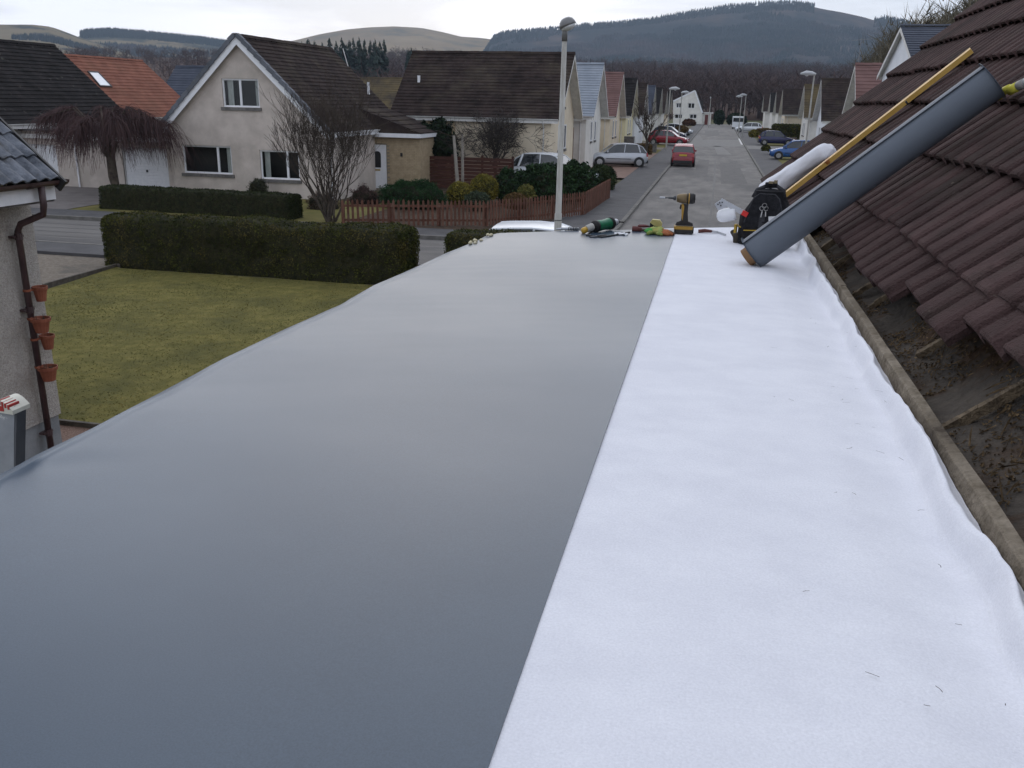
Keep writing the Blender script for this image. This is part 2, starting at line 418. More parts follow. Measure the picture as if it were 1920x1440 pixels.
# grass blades on the lawn (one mesh of loose blades)
bl = MB(); vs = []; fs = []
for k in range(42000):
    x = rng.uniform(-15.5, -2.2); y = rng.uniform(9.3, 18.85)
    if y > 13 and x < A.x + (y - A.y) * (B_.x - A.x) / (B_.y - A.y) + .05: continue
    if y < 12 and x < -8.5 - rng.random() * 3: continue
    h = rng.uniform(.008, .018) * (1 + .7 * fbm(x * .7, y * .7)); a = rng.uniform(0, 2 * PI); wd = rng.uniform(.006, .012); t = rng.uniform(0, 2 * PI); ln = h * 1.6
    i = len(vs)
    vs += [(x - wd * math.cos(a), y - wd * math.sin(a), .05), (x + wd * math.cos(a), y + wd * math.sin(a), .05), (x + ln * math.cos(t), y + ln * math.sin(t), .05 + h)]
    fs.append((i, i + 1, i + 2))
bl.v = vs; bl.f = fs
tag(bl.build('grass', mat('grass_blade', (.12, .10, .028), (.21, .17, .055), 1.6, rough=.9, spec=.1, island=.3, c3=(.085, .088, .030), s3=.55, r3=(.42, .6))), kind='stuff')

# ================================================================== HILLS
CONI = mat('conifer_plantation', (.013, .020, .023), (.027, .034, .036), .006, rough=1, spec=0, island=.3, c3=(.075, .050, .050), s3=.0032, r3=(.52, .66))
HFOR = mat('forest_floor', (.022, .026, .028), (.046, .040, .040), .004, rough=1, spec=0, c3=(.10, .072, .060), s3=.0035, r3=(.5, .62))
MOOR = mat('moorland', (.21, .145, .075), (.29, .21, .115), .004, rough=1, spec=0, detail=8, c3=(.11, .095, .06), s3=.006, r3=(.52, .7))
MOORW = mat('moorland_with_woods', (.165, .125, .07), (.22, .175, .105), .004, rough=1, spec=0, detail=6, c3=(.050, .052, .042), s3=.0042, r3=(.50, .54))
WOODF = mat('bare_wood_floor', (.075, .052, .045), (.11, .08, .066), .02, rough=1, spec=0, c3=(.13, .115, .06), s3=.006, r3=(.58, .66))

HZ = {}
def hill(name, sk, D0, D1, m, rough=.06, step=14, nt_=26, pw=1.6, x0=None, x1=None):
    x0 = x0 if x0 is not None else sk[0][0]; x1 = x1 if x1 is not None else sk[-1][0]
    nu = int((x1 - x0) / step)
    def height(px, t):
        """t 0..1 from foot to crest, beyond 1 the far side"""
        py = interp(sk, px); d = ray(px, py); hd = math.hypot(d.x, d.y)
        zt = EYE + d.z / hd * D1
        D = D0 + (D1 - D0) * t
        p = t ** pw if t <= 1 else max(0, 1 - ((t - 1) / .5) ** 1.5)
        X, Y = d.x / hd * D, d.y / hd * D
        n = fbm(X * .004, Y * .004, 1.3, 4) * rough * zt * min(1, max(0, 1.02 - t) * 3) * min(1, t * 4)
        return Vector((X, Y, -1 + (zt + 1) * p + n))
    HZ[name + str(x0)] = height
    b = MB()
    b.grid(nu, nt_, lambda u, v: height(x0 + (x1 - x0) * u, v * 1.4))
    o = b.build('hill', m, smooth=True)
    tag(o, kind='structure')
    return height

h_big = hill('big', [(880, 135), (905, 100), (925, 68), (945, 60), (1000, 55), (1050, 52), (1100, 46), (1160, 41), (1220, 35), (1300, 21), (1360, 12), (1420, 6), (1480, 3), (1515, 6), (1545, 13), (1580, 19), (1620, 28), (1645, 36), (1660, 32), (1700, 40), (1760, 58), (1850, 85), (2000, 110), (2100, 150)], 1150, 2500, HFOR)
h_moor = hill('moor', [(380, 130), (430, 78), (480, 81), (545, 75), (600, 61), (650, 52), (690, 48), (740, 46), (790, 49), (830, 57), (865, 66), (900, 68), (930, 72), (980, 90), (1050, 130)], 1300, 3100, MOOR)
h_ridge = hill('ridge', [(60, 120), (120, 90), (150, 62), (165, 58), (210, 57), (260, 61), (320, 67), (380, 73), (430, 80), (470, 98), (540, 125)], 1000, 2300, MOORW, rough=.03)
h_left = hill('left', [(-500, 70), (-300, 52), (-100, 46), (0, 43), (60, 43), (95, 47), (120, 56), (150, 68), (180, 78), (230, 92), (300, 120)], 800, 1900, MOORW, rough=.05)
h_mid = hill('mid', [(-500, 118), (-100, 112), (100, 106), (250, 104), (420, 110), (560, 118), (700, 112), (800, 116), (950, 122), (1100, 130), (1300, 134), (1500, 138), (1650, 140), (1800, 145), (2400, 150)], 240, 900, WOODF, rough=.10, step=24, pw=1.15)

# conifer plantation on the slopes: loose small cones, one mesh
def cones(height, x0, x1, n, t0, t1, hh, keep=None):
    vs = []; fs = []
    for k in range(n):
        px = rng.uniform(x0, x1); t = t0 + (t1 - t0) * rng.random() ** .72
        p = height(px, t)
        if keep and not keep(px, t, p): continue
        h = rng.uniform(*hh); r = h * .23; i = len(vs); a = rng.random() * 2
        vs += [(p.x + r * math.cos(a + q * PI / 2), p.y + r * math.sin(a + q * PI / 2), p.z - 1) for q in range(4)] + [(p.x, p.y, p.z + h)]
        fs += [(i + q, i + (q + 1) % 4, i + 4) for q in range(4)]
    b = MB(); b.v = vs; b.f = fs
    return b
def kbig(px, t, p):
    if px > 1528 and px < 1640 and t > .90: return False
    return fbm(p.x * .0028, p.y * .0028, p.z * .004, 4) < .42 or t > .93
tag(cones(h_big, 890, 2050, 60000, .25, 1.0, (5, 8.5), kbig).build('conifer_forest', CONI), kind='stuff')
tag(cones(h_ridge, 150, 440, 5200, .90, 1.0, (5, 9)).build('conifer_forest', CONI), kind='stuff')
def kl(px, t, p): return fbm(p.x * .003, p.y * .003, 4.2, 3) > .02
tag(cones(h_left, -60, 230, 9000, .35, .85, (5, 8), kl).build('conifer_forest', CONI), kind='stuff')
tag(cones(h_ridge, 60, 540, 9000, .3, .8, (5, 9), kl).build('conifer_forest', CONI), kind='stuff')

# ---- bare broadleaved trees
def limb(mb, p, d, ln, r, depth, up=.25, spread=.55, kidsn=(2, 4), n=4, wob=.12, ratio=.68, minr=.004, twig=3):
    pts = [p.copy()]; rs = [r]; q = p.copy(); dd = d.copy(); seg = 4 if depth > 1 else 3
    for i in range(seg):
        dd = (dd + Vector((rng.gauss(0, wob), rng.gauss(0, wob), rng.gauss(0, wob) + up * .12))).normalized()
        q = q + dd * (ln / seg); pts.append(q.copy()); rs.append(max(minr, r * (1 - .55 * (i + 1) / seg)))
    mb.tube(pts, rs, n if depth > 1 else twig, cap=False)
    if depth <= 0: return
    for k in range(rng.randint(*kidsn)):
        i = rng.randint(2, seg)
        ax = dd.orthogonal().normalized(); ax.rotate(Matrix.Rotation(rng.uniform(0, 2 * PI), 3, dd))
        nd = (dd + ax * rng.uniform(spread * .6, spread * 1.3) + Vector((0, 0, up))).normalized()
        limb(mb, pts[i], nd, ln * ratio * rng.uniform(.75, 1.15), rs[i] * .68, depth - 1, up, spread, kidsn, n, wob, ratio, minr, twig)

def wood_variant(seed, nt, tw=.0075):
    """unit-height bare tree of thin triangles"""
    r2 = random.Random(seed); T = []
    def tri(p, q, wd):
        s = (q - p).cross(Vector((r2.gauss(0, 1), r2.gauss(0, 1), r2.gauss(0, 1)))).normalized() * wd
        T.append((p - s, p + s, q))
    tri(Vector((0, 0, -.05)), Vector((0, 0, .75)), .022)
    for k in range(nt):
        z = r2.uniform(.22, .7); a = r2.uniform(0, 2 * PI); rad = .30 * math.sqrt(max(.05, 1 - ((z - .5) / .5) ** 2))
        p = Vector((0, 0, z * .75)); e_ = Vector((math.cos(a) * rad * r2.uniform(.5, 1), math.sin(a) * rad * r2.uniform(.5, 1), z + r2.uniform(.08, .3)))
        if k % 4 == 0: tri(p, e_, tw * 1.4)
        m_ = p.lerp(e_, r2.uniform(.5, .95))
        for j in range(2):
            tri(m_, m_ + Vector((r2.gauss(0, .07), r2.gauss(0, .07), r2.uniform(.03, .16))), tw)
    return T
WV = [wood_variant(s, 46) for s in range(4)]
def wood(name, spots, m, WV=WV):
    vs = []; fs = []
    for p, h, wd in spots:
        T = WV[rng.randrange(4)]; a = rng.uniform(0, 2 * PI); c, s = math.cos(a), math.sin(a)
        for tr_ in T:
            i = len(vs)
            for q in tr_: vs.append((p.x + (q.x * c - q.y * s) * h * wd, p.y + (q.x * s + q.y * c) * h * wd, p.z + q.z * h))
            fs.append((i, i + 1, i + 2))
    b = MB(); b.v = vs; b.f = fs
    return tag(b.build(name, m), kind='stuff')
WF = [wood_variant(s + 20, 190, .0032) for s in range(4)]
WOODM = mat('winter_wood', (.052, .034, .033), (.092, .064, .057), .012, rough=1, spec=0, island=.3)
WOODP = mat('winter_wood_pale', (.09, .078, .055), (.15, .13, .09), .03, rough=1, spec=0, island=.3)
sp = []
for k in range(2100):
    px = rng.uniform(560, 1760); t = rng.random() ** 1.1
    if px > 1230 and px < 1500 and t < .04: t += .05
    sp.append((h_mid(px, t), rng.uniform(9, 15), rng.uniform(1.0, 1.7)))
wood('bare_wood', sp, WOODM)
sp = [(h_mid(rng.uniform(-60, 600), rng.uniform(.1, 1)), rng.uniform(8, 12), rng.uniform(1, 1.6)) for k in range(420)]
wood('bare_wood', sp, WOODM)
sp = []
for k in range(330):
    px = rng.uniform(1625, 1960); D = rng.uniform(95, 135); d = ray(px, 300); hd = math.hypot(d.x, d.y)
    top = interp([(1630, 105), (1660, 75), (1700, 52), (1760, 30), (1830, 5), (2000, -40)], px) + rng.uniform(-8, 45)
    h = EYE + (200 - top) / F * D
    sp.append((Vector((d.x / hd * D, d.y / hd * D, 0)), h * 1.0, rng.uniform(.9, 1.4)))
wood('bare_wood', sp, WOODP, WF)

# conifers that stand out in front of the pale hill
CONN = mat('spruce_green', (.020, .030, .026), (.042, .056, .045), .3, rough=1, spec=0, island=.4)
def conifer_parts(seed, h=1.0):
    r2 = random.Random(seed)
    t = MB().tube([(0, 0, -.03), (0, 0, .9)], [.018, .004], 5)
    c = MB()
    for k in range(150):
        z = .12 + .86 * r2.random() ** 1.1; rad = .17 * (1 - z) ** .8 * r2.uniform(.7, 1.25) + .01; a = r2.uniform(0, 2 * PI)
        o = Vector((0, 0, z)); e_ = Vector((math.cos(a) * rad, math.sin(a) * rad, z - rad * r2.uniform(.1, .7)))
        s = Vector((-math.sin(a), math.cos(a), 0)) * rad * .42
        c.add([o + Vector((0, 0, .03)), e_ + s, e_ - s], [(0, 1, 2)]); c.add([o - Vector((0, 0, .02)), e_ - s, e_ + s - Vector((0, 0, .03))], [(0, 1, 2)])
    return t, c
protos = []
trees_px = [(565, 76), (577, 72), (590, 75), (604, 78), (617, 70), (630, 76), (641, 69), (655, 74), (662, 70), (672, 67), (683, 72), (694, 75), (702, 71), (712, 77), (720, 73), (648, 80), (676, 80), (706, 84), (770, 86), (765, 92), (855, 104), (832, 100)]
for i, (px, py) in enumerate(trees_px):
    D = rng.uniform(300, 340); d = ray(px, py); hd = math.hypot(d.x, d.y); top = EYE + d.z / hd * D
    base = Vector((d.x / hd * D, d.y / hd * D, max(0, D - 240) * .035))
    sc = top - base.z
    ORD = 'leftmost second third fourth fifth sixth seventh eighth ninth tenth eleventh twelfth thirteenth fourteenth fifteenth sixteenth seventeenth rightmost'.split()
    stand = sorted(q[0] for q in trees_px if q[0] < 750); slope_ = sorted(q[0] for q in trees_px if q[0] > 750)
    if px < 750:
        k = stand.index(px); lb = f'dark spruce, {ORD[k]} of the stand beyond the cream gable roof' if k in (0, 17) else f'dark spruce, {ORD[k]} from the left in the stand beyond the cream gable roof'
    else: lb = 'small dark conifer over the wide brown roof, ' + ['leftmost of four', 'second of four from the left', 'third of four from the left', 'rightmost of four'][slope_.index(px)]
    if i < 3:
        o = thing('conifer_tree', lb, 'tree', base, group='conifers in front of the pale hill')
        t, c = conifer_parts(i); t.build('trunk', BARK, o, local=True); c.build('crown', CONN, o, local=True)
        protos.append(o)
    else:
        o = dup(protos[i % 3], base, rng.uniform(0, 6), lb)
    o.scale = (sc * rng.uniform(.8, 1.25),) * 2 + (sc,)

# thin winter air
hz = MB().box((-3400, -70, -2.4), (3400, 4700, 560))
HAZE = bpy.data.materials.new('haze_air'); HAZE.use_nodes = True
t_ = HAZE.node_tree; t_.nodes.remove(t_.nodes['Principled BSDF'])
pv = t_.nodes.new('ShaderNodeVolumePrincipled'); pv.inputs['Color'].default_value = (.66, .82, 1, 1); pv.inputs['Density'].default_value = .00013
pv.inputs['Anisotropy'].default_value = .2
t_.links.new(pv.outputs[0], t_.nodes['Material Output'].inputs['Volume'])
tag(hz.build('haze', HAZE), kind='stuff')

# ================================================================== HOUSES
def poly_face(b, outer, holes):
    """outer, holes: lists of 3D points in one plane; adds the tessellated face"""
    pl = [outer] + holes
    tri = tessellate_polygon([[Vector(p) for p in q] for q in pl])
    allp = [p for q in pl for p in q]
    b.add(allp, [tuple(t) for t in tri])

def make_window(house, P, wd, ht, splits, sill=True, curtain=None, depth=.10, fr=.068, frm=None, blind=False):
    """P: matrix whose x runs along the wall, y up, z out of the wall; origin at the lower left corner of the opening"""
    frm = frm or WHITE
    f = MB(); t = .06; z = -depth
    def bx(x0, y0, x1, y1, dz=0, tz=t): f.box((x0, y0, z + dz - tz / 2), (x1, y1, z + dz + tz / 2), P)
    bx(0, 0, wd, fr); bx(0, ht - fr, wd, ht); bx(0, fr, fr, ht - fr); bx(wd - fr, fr, wd, ht - fr)
    xs = [0] + list(splits) + [wd]
    for x in splits: bx(x - fr * .7, fr, x + fr * .7, ht - fr, .004)
    w_ = f.build('window', frm, house)
    for a, c in zip(xs, xs[1:]):
        p = MB(); a0 = a + (fr if a == 0 else fr * .7); c0 = c - (fr if c == wd else fr * .7)
        p.box((a0 + .002, fr + .002, z - .008), (c0 - .002, ht - fr - .002, z + .0), P)
        p.build('pane', PANE, w_)
    if sill:
        s = MB().box((-.08, -.13, -depth - .02), (wd + .08, -.002, .07), P)
        s.build('sill', STONE, w_)
    if curtain:
        for a, c in curtain:
            k = MB(); n = max(4, int((c - a) / .05))
            k.grid(n, 1, lambda u, v: P @ Vector((a + (c - a) * u, .04 + v * (ht - .08), z - .16 + .035 * math.sin(u * n * 1.57))))
            k.build('curtain', CURTAIN, w_)
    return w_

def house(name, label, loc, rz, Ln, wv, ez, rz_, roofm, wallm, group=None, over_g=.45, over_e=.35, courses=20, trim=None,
          wins=(), base=-.3, barge=True, verge_tiles=None, gutter=True, back_gable=True, zoff=0.0, ridge_cap=True, extra_end=.0, rec=.12):
    """local x: from the street gable inward along the ridge; local y: across; wins: (x0, z0, w, h, splits, curtains) on the gable, x0 in local y from left seen from outside"""
    o = thing(name, label, 'house', loc, rz, group)
    W = WM[o.name]
    trim = trim or WPAINT
    slope = (rz_ - ez) / (wv + over_e)
    zw = ez + slope * over_e * .95                       # wall head under the roof
    wall = MB()
    # gable facing local -x ; seen from outside, left is +y -> window x0 measured from y=+wv downwards
    def G(y, z, x=0): return W @ Vector((x, y, z))
    holes = []; wl = []
    for (x0, z0, ww, hh, sp_, cu) in wins:
        y0 = wv - x0
        holes.append([G(y0, z0), G(y0 - ww, z0), G(y0 - ww, z0 + hh), G(y0, z0 + hh)])
        wl.append((y0, z0, ww, hh, sp_, cu))
    top = rz_ - .12
    poly_face(wall, [G(wv, base), G(-wv, base), G(-wv, zw - .05), G(0, top), G(wv, zw - .05)], holes)
    dpt = rec
    for hl in holes:                                      # reveals
        inn = [p + (W.to_3x3() @ Vector((dpt, 0, 0))) for p in hl]
        for i in range(4): wall.quad(hl[i], hl[(i+1) % 4], inn[(i+1) % 4], inn[i])
    wall.quad(G(wv, base), G(wv, zw - .05), G(wv, zw - .05, Ln), G(wv, base, Ln))
    wall.quad(G(-wv, base), G(-wv, base, Ln), G(-wv, zw - .05, Ln), G(-wv, zw - .05))
    wall.add([G(wv, base, Ln), G(wv, zw - .05, Ln), G(0, top, Ln), G(-wv, zw - .05, Ln), G(-wv, base, Ln)], [(0, 1, 2, 3, 4)])
    wo = wall.build('wall', wallm, o)
    if wins:                                              # closed box, coloured dark to stand in for the unlit inside
        for (y0, z0, ww, hh, sp_, cu) in wl:
            r_ = MB(); a_, b_ = (dpt + .003, y0 + .01, z0 - .01), (dpt + .75, y0 - ww - .01, z0 + hh + .01)
            P8 = [W @ Vector((x, y, z)) for x in (a_[0], b_[0]) for y, z in ((a_[1], a_[2]), (b_[1], a_[2]), (b_[1], b_[2]), (a_[1], b_[2]))]
            r_.add(P8, [(4, 5, 6, 7), (0, 1, 5, 4), (1, 2, 6, 5), (2, 3, 7, 6), (3, 0, 4, 7)]); r_.build('dark_box', DARKIN, wo)
    for (y0, z0, ww, hh, sp_, cu) in wl:
        P = W @ frame(Vector((0, y0, z0)), (0, -1, 0), (0, 0, 1))
        make_window(o, P, ww, hh, sp_, curtain=cu, depth=rec - .02)
    # stepped tile courses
    rf = MB()
    X0, X1 = -over_g, Ln + over_g * .6 + extra_end
    for sgn in (1, -1):
        for i in range(courses):
            t0, t1 = i / courses, min(1, (i + 1.12) / courses)
            def S(t, up): return (sgn * (wv + over_e) * (1 - t), ez + (rz_ - ez) * t + up)
            a0 = S(t0, .065); a1 = S(t1, .02); c0 = S(t0, .012)
            j = .006 * rng.uniform(-1, 1)
            q = [W @ Vector((X0, a0[0], a0[1] + j)), W @ Vector((X1, a0[0], a0[1] + j)), W @ Vector((X1, a1[0], a1[1])), W @ Vector((X0, a1[0], a1[1])),
                 W @ Vector((X0, c0[0], c0[1] + j)), W @ Vector((X1, c0[0], c0[1] + j))]
            rf.add(q, [(0, 1, 2, 3) if sgn > 0 else (3, 2, 1, 0), (4, 5, 1, 0) if sgn > 0 else (0, 1, 5, 4), (0, 3, 4), (1, 5, 2)])
        u = [W @ Vector((X0, sgn * (wv + over_e), ez)), W @ Vector((X1, sgn * (wv + over_e), ez)), W @ Vector((X1, 0, rz_)), W @ Vector((X0, 0, rz_))]
        rf.add(u, [(0, 1, 2, 3)])
    ro = rf.build('roof', roofm, o)
    if ridge_cap:
        rc = MB(); n = max(4, int((X1 - X0) / .45))
        for k in range(n):
            x0 = X0 + (X1 - X0) * k / n; x1 = X0 + (X1 - X0) * (k + .985) / n; dz = rng.uniform(-.008, .008)
            for s_ in (1, -1):
                rc.add([W @ Vector(p) for p in ((x0, 0, rz_ + .11 + dz), (x1, 0, rz_ + .11 + dz), (x1, s_ * .13, rz_ + .10 - slope * .13 + dz), (x0, s_ * .13, rz_ + .10 - slope * .13 + dz), (x0, 0, rz_ - .02), (x0, s_ * .13, rz_ - .02 - slope * .13))], [(0, 1, 2, 3) if s_ > 0 else (3, 2, 1, 0), (0, 3, 5, 4)])
        rc.build('ridge_tile', roofm, ro)
    bdp = .26 if verge_tiles else .13
    if barge:
        for s_ in (1, -1):
            for xx, nm in ((X0, 'barge_board'), (X1, 'barge_board')):
                b = MB()
                e_ = Vector((xx, s_ * (wv + over_e), ez - .06)); r_ = Vector((xx, 0, rz_ - .06))
                dx = .025 if xx == X0 else -.025
                b.add([W @ p for p in (e_ + Vector((0, 0, -bdp)), e_ + Vector((0, 0, .06)), r_ + Vector((0, 0, .06)), r_ + Vector((0, 0, -bdp)),
                       e_ + Vector((dx, 0, -.13)), e_ + Vector((dx, 0, .06)), r_ + Vector((dx, 0, .06)), r_ + Vector((dx, 0, -.13)))],
                      [(0,1,2,3), (7,6,5,4), (0,4,5,1), (3,2,6,7), (0,3,7,4), (1,5,6,2)])
                b.build(nm, trim, o)
            # soffit under the gable overhang
            sf = MB(); sf.add([W @ Vector(p) for p in ((X0 + .03, s_ * (wv + over_e - .03), ez - .05), (0, s_ * (wv + over_e - .03), ez - .05), (0, 0, rz_ - .09), (X0 + .03, 0, rz_ - .09))], [(0, 1, 2, 3)])
            sf.build('soffit', trim, o)
    if gutter:
        for s_ in (1, -1):
            gu = MB(); y = s_ * (wv + over_e + .05)
            pr = [(.055 * math.cos(PI + PI * k / 5), .055 * math.sin(PI + PI * k / 5)) for k in range(6)]
            pr += [(.045 * math.cos(2 * PI - PI * k / 5), .045 * math.sin(2 * PI - PI * k / 5)) for k in range(6)]
            vs = [W @ Vector((x, y + a, ez + .035 + c)) for x in (X0 + .1, X1 - .1) for a, c in pr]
            gu.add(vs, [(i, (i + 1) % 12, 12 + (i + 1) % 12, 12 + i) for i in range(12)])
            gu.box((X0 + .1, s_ * (wv + over_e) - .02, ez - .17), (X1 - .1, s_ * (wv + over_e) - .001, ez - .012), W)
            gt = gu.build('gutter', trim, o)
            dp = MB(); xx = .35
            dp.tube([W @ Vector(p) for p in ((xx, y, ez), (xx, y - s_ * .1, ez - .22), (xx, s_ * (wv + .06), ez - .4), (xx, s_ * (wv + .06), base))], .035, 6)
            dp.build('downpipe', trim, o)
    if verge_tiles:
        for s_ in (1, -1):
            n = verge_tiles; me = None
            p0 = Vector((X0 - .02, s_ * (wv + over_e + .02), ez + .05)); p1 = Vector((X0 - .02, s_ * .05, rz_ + .05))
            for k in range(n):
                a = p0.lerp(p1, k / n); c = p0.lerp(p1, (k + 1.06) / n)
                b = MB(); upv = Vector((0, 0, 1))
                b.bar(a + Vector((.10, 0, .06)), c + Vector((.10, 0, .035)), .26, .05, (0, 0, 1)); b.bar(a + Vector((-.035, 0, .03)), c + Vector((-.035, 0, -.02)), .035, .17, (0, 0, 1))
                b.v = [tuple(W @ Vector(p)) for p in b.v]
                b.build('verge_tile', TVERGE, o)
    return o
TVERGE = objrand(mat('grey_verge_tile', (.085, .092, .105), (.14, .148, .168), 3, rough=.85, bump=.3), .18)

# the cream gable house across the road
CX, CY = -19.17, 34.5
cream = house('gable_house', 'cream roughcast house with a steep brown roof, gable facing the hedges across the road', (CX, CY, 0), PI / 2, 9.0, 3.55, 2.78, 6.45,
              TBROWN, CREAM, over_g=.25, over_e=.30, courses=24, trim=WHITE, verge_tiles=15,
              wins=[(.52, .98, 2.3, 1.16, [1.64], [(1.95, 2.2)]), (4.12, .86, 1.78, 1.18, [1.22], [(.1, .36)]), (2.62, 3.72, 1.66, 1.12, [.80], [(.12, .40), (1.38, 1.56)])])
MB().tube([yp(653, 126, 43.6), yp(643, 91, 43.6)], .022, 5).build('aerial_mast', WPAINT, cream)
q = yp(691, 171, 42.6); MB().tube([q + Vector((0, 0, -.15)), q + Vector((0, 0, .42))], .07, 8).build('vent_pipe', WHITE, cream)
# porch with the white front door
BRICK = mat('buff_brick', (.34, .265, .165), (.46, .36, .235), 5, rough=.9, bump=.3, bscale=20)
MORT = mat('mortar', (.24, .20, .15), (.30, .26, .20), 5, rough=.95)
px0 = yp(664, 300, 40).x; px1 = yp(787, 300, 40).x; pz = 2.52
core = MB(); core.box((px0, 40.06, -.2), (px1 - .06, 43.2, pz)); pc = core.build('porch_wall', MORT, cream)
brk = MB(); H_ = .075; rowz = 0
dx0, dx1 = yp(692, 300, 40).x, yp(724, 300, 40).x
z = 0.0
while z < pz - .02:
    off = (int(z / H_) % 2) * .11; x = px0 - off
    while x < px1:
        a, c = max(x, px0), min(x + .212, px1)
        if c - a > .03 and not (c > dx0 and a < dx1 and z < 2.12): brk.box((a, 40.0 + rng.uniform(0, .006), z + .005), (c, 40.058, z + .068))
        x += .222
    y = 40.06 - off
    while y < 43.2:
        a, c = max(y, 40.06), min(y + .212, 43.2)
        if c - a > .03: brk.box((px1 - .058, a, z + .005), (px1, c, z + .068))
        y += .222
    z += H_
brk.build('brickwork', BRICK, pc, stuff=True)
dr = MB().box((dx0 + .03, 39.99, .12), (dx1 - .03, 40.05, 2.08)).build('door', WHITE, cream)
fm = MB(); fm.box((dx0, 39.97, .08), (dx0 + .06, 40.05, 2.12)); fm.box((dx1 - .06, 39.97, .08), (dx1, 40.05, 2.12)); fm.box((dx0 + .06, 39.97, 2.06), (dx1 - .06, 40.05, 2.12))
fm.build('door_frame', WHITE, dr)
mxd = (dx0 + dx1) / 2
gl = [(mxd - .17, 1.08), (mxd + .17, 1.08), (mxd + .17, 1.68)] + [(mxd + .17 * math.cos(PI * k / 8), 1.68 + .15 * math.sin(PI * k / 8)) for k in range(1, 8)] + [(mxd - .17, 1.68)]
b = MB(); b.prism(gl, .012, frame(Vector((0, 39.988, 0)), (1, 0, 0), (0, 0, 1))); b.build('door_glass', mat('dark_glass', (.015, .016, .018), rough=.1, spec=.6), dr)
for s0, s1, z0, z1 in ((-.24, .24, .25, .85),):
    b = MB()
    for (xa, za, xb, zb) in ((s0, z0, s1, z0 + .03), (s0, z1 - .03, s1, z1), (s0, z0, s0 + .03, z1), (s1 - .03, z0, s1, z1)): b.box((mxd + xa, 39.978, za), (mxd + xb, 39.989, zb))
    b.build('door_panel', WHITE, dr)
MB().box((mxd - .13, 39.97, .93), (mxd + .13, 39.989, 1.0)).build('letter_box', mat('brass', (.5, .36, .12), rough=.35, metal=1), dr)
fx = yp(753, 285, 40).x
MB().box((fx - .04, 39.93, 1.62), (fx + .04, 39.999, 1.78)).build('wall_light', BLACKP, cream)
b = MB(); b.box((px0 - .1, 39.72, pz + .002), (px1 + .12, 43.3, pz + .12)); b.build('porch_roof', TBLACK, cream)
b = MB(); b.box((px0 - .1, 39.69, pz - .04), (px1 + .12, 39.718, pz + .14)); b.box((px1 + .122, 39.69, pz - .04), (px1 + .145, 43.3, pz + .14)); b.build('fascia', WHITE, cream)
b = MB(); xa_, xb_, za_, zb_ = CX + 2.95, px1 + .16, 3.70, pz + .145
for k in range(6):
    t0, t1 = k / 6, (k + 1.1) / 6; X = lambda t: xb_ + (xa_ - xb_) * t; Z = lambda t: zb_ + (za_ - zb_) * t
    b.add([(X(t0), 39.70, Z(t0) + .05), (X(t0), 43.4, Z(t0) + .05), (X(t1), 43.4, Z(t1) + .01), (X(t1), 39.70, Z(t1) + .01), (X(t0), 39.70, Z(t0)), (X(t0), 43.4, Z(t0))], [(0, 1, 2, 3), (4, 5, 1, 0), (0, 3, 4)])
b.add([(xb_, 39.71, zb_), (xa_, 39.71, za_), (xa_, 39.71, zb_)], [(0, 1, 2)]); b.build('porch_roof_slope', TBROWN, cream)

# garage block with two white up-and-over doors
gx0, gx1, gy = -33.5, -22.8, 35.0
gar = thing('garage_block', 'low flat roofed garage block with white doors left of the cream gable house', 'garage', ((gx0 + gx1) / 2, gy + 3, 0))
TEX_ = 0
D1 = (yp(237, 362, gy).x, yp(320, 362, gy).x); D2 = (-30.6, yp(116, 364, gy).x)
b = MB(); poly_face(b, [Vector(p) for p in ((gx0, gy, -.1), (gx1, gy, -.1), (gx1, gy, 2.5), (gx0, gy, 2.5))], [[Vector(p) for p in ((a, gy, -.05), (c, gy, -.05), (c, gy, 1.92), (a, gy, 1.92))] for a, c in (D1, D2)])
b.box((gx0, gy + .25, -.1), (gx1, gy + 6, 2.5)); b.build('wall', CREAM, gar)
for a, c in (D1, D2):
    d = MB(); z = .12
    while z < 1.9:
        d.box((a + .05, gy + .09, z + .006), (c - .05, gy + .13, min(z + .118, 1.9))); z += .125
    d.box((a + .04, gy + .132, .1), (c - .04, gy + .15, 1.91))
    do = d.build('garage_door', WHITE, gar)
    MB().box((a, gy + .05, .05), (a + .045, gy + .12, 1.92)).build('door_jamb', WPAINT, do); MB().box((c - .045, gy + .05, .05), (c, gy + .12, 1.92)).build('door_jamb', WPAINT, do)
    MB().box(((a + c) / 2 - .04, gy + .06, .88), ((a + c) / 2 + .04, gy + .088, .98)).build('handle', BLACKP, do)
b = MB().box((gx0 - .1, gy - .14, 2.18), (gx1 - .01, gy - .003, 2.36)); b.build('fascia', WPAINT, gar)
b = MB().box((gx0 - .1, gy - .2, 2.502), (gx1 - .01, gy + 6.1, 2.58)); b.build('roof', mat('grey_felt', (.07, .07, .07), (.11, .11, .11), 2, rough=.9), gar)
q = yp(146, 320, gy - .06)
b = MB().tube([(q.x, gy - .06, 0), (q.x, gy - .06, 2.2)], .04, 8); b.build('downpipe', WHITE, gar)

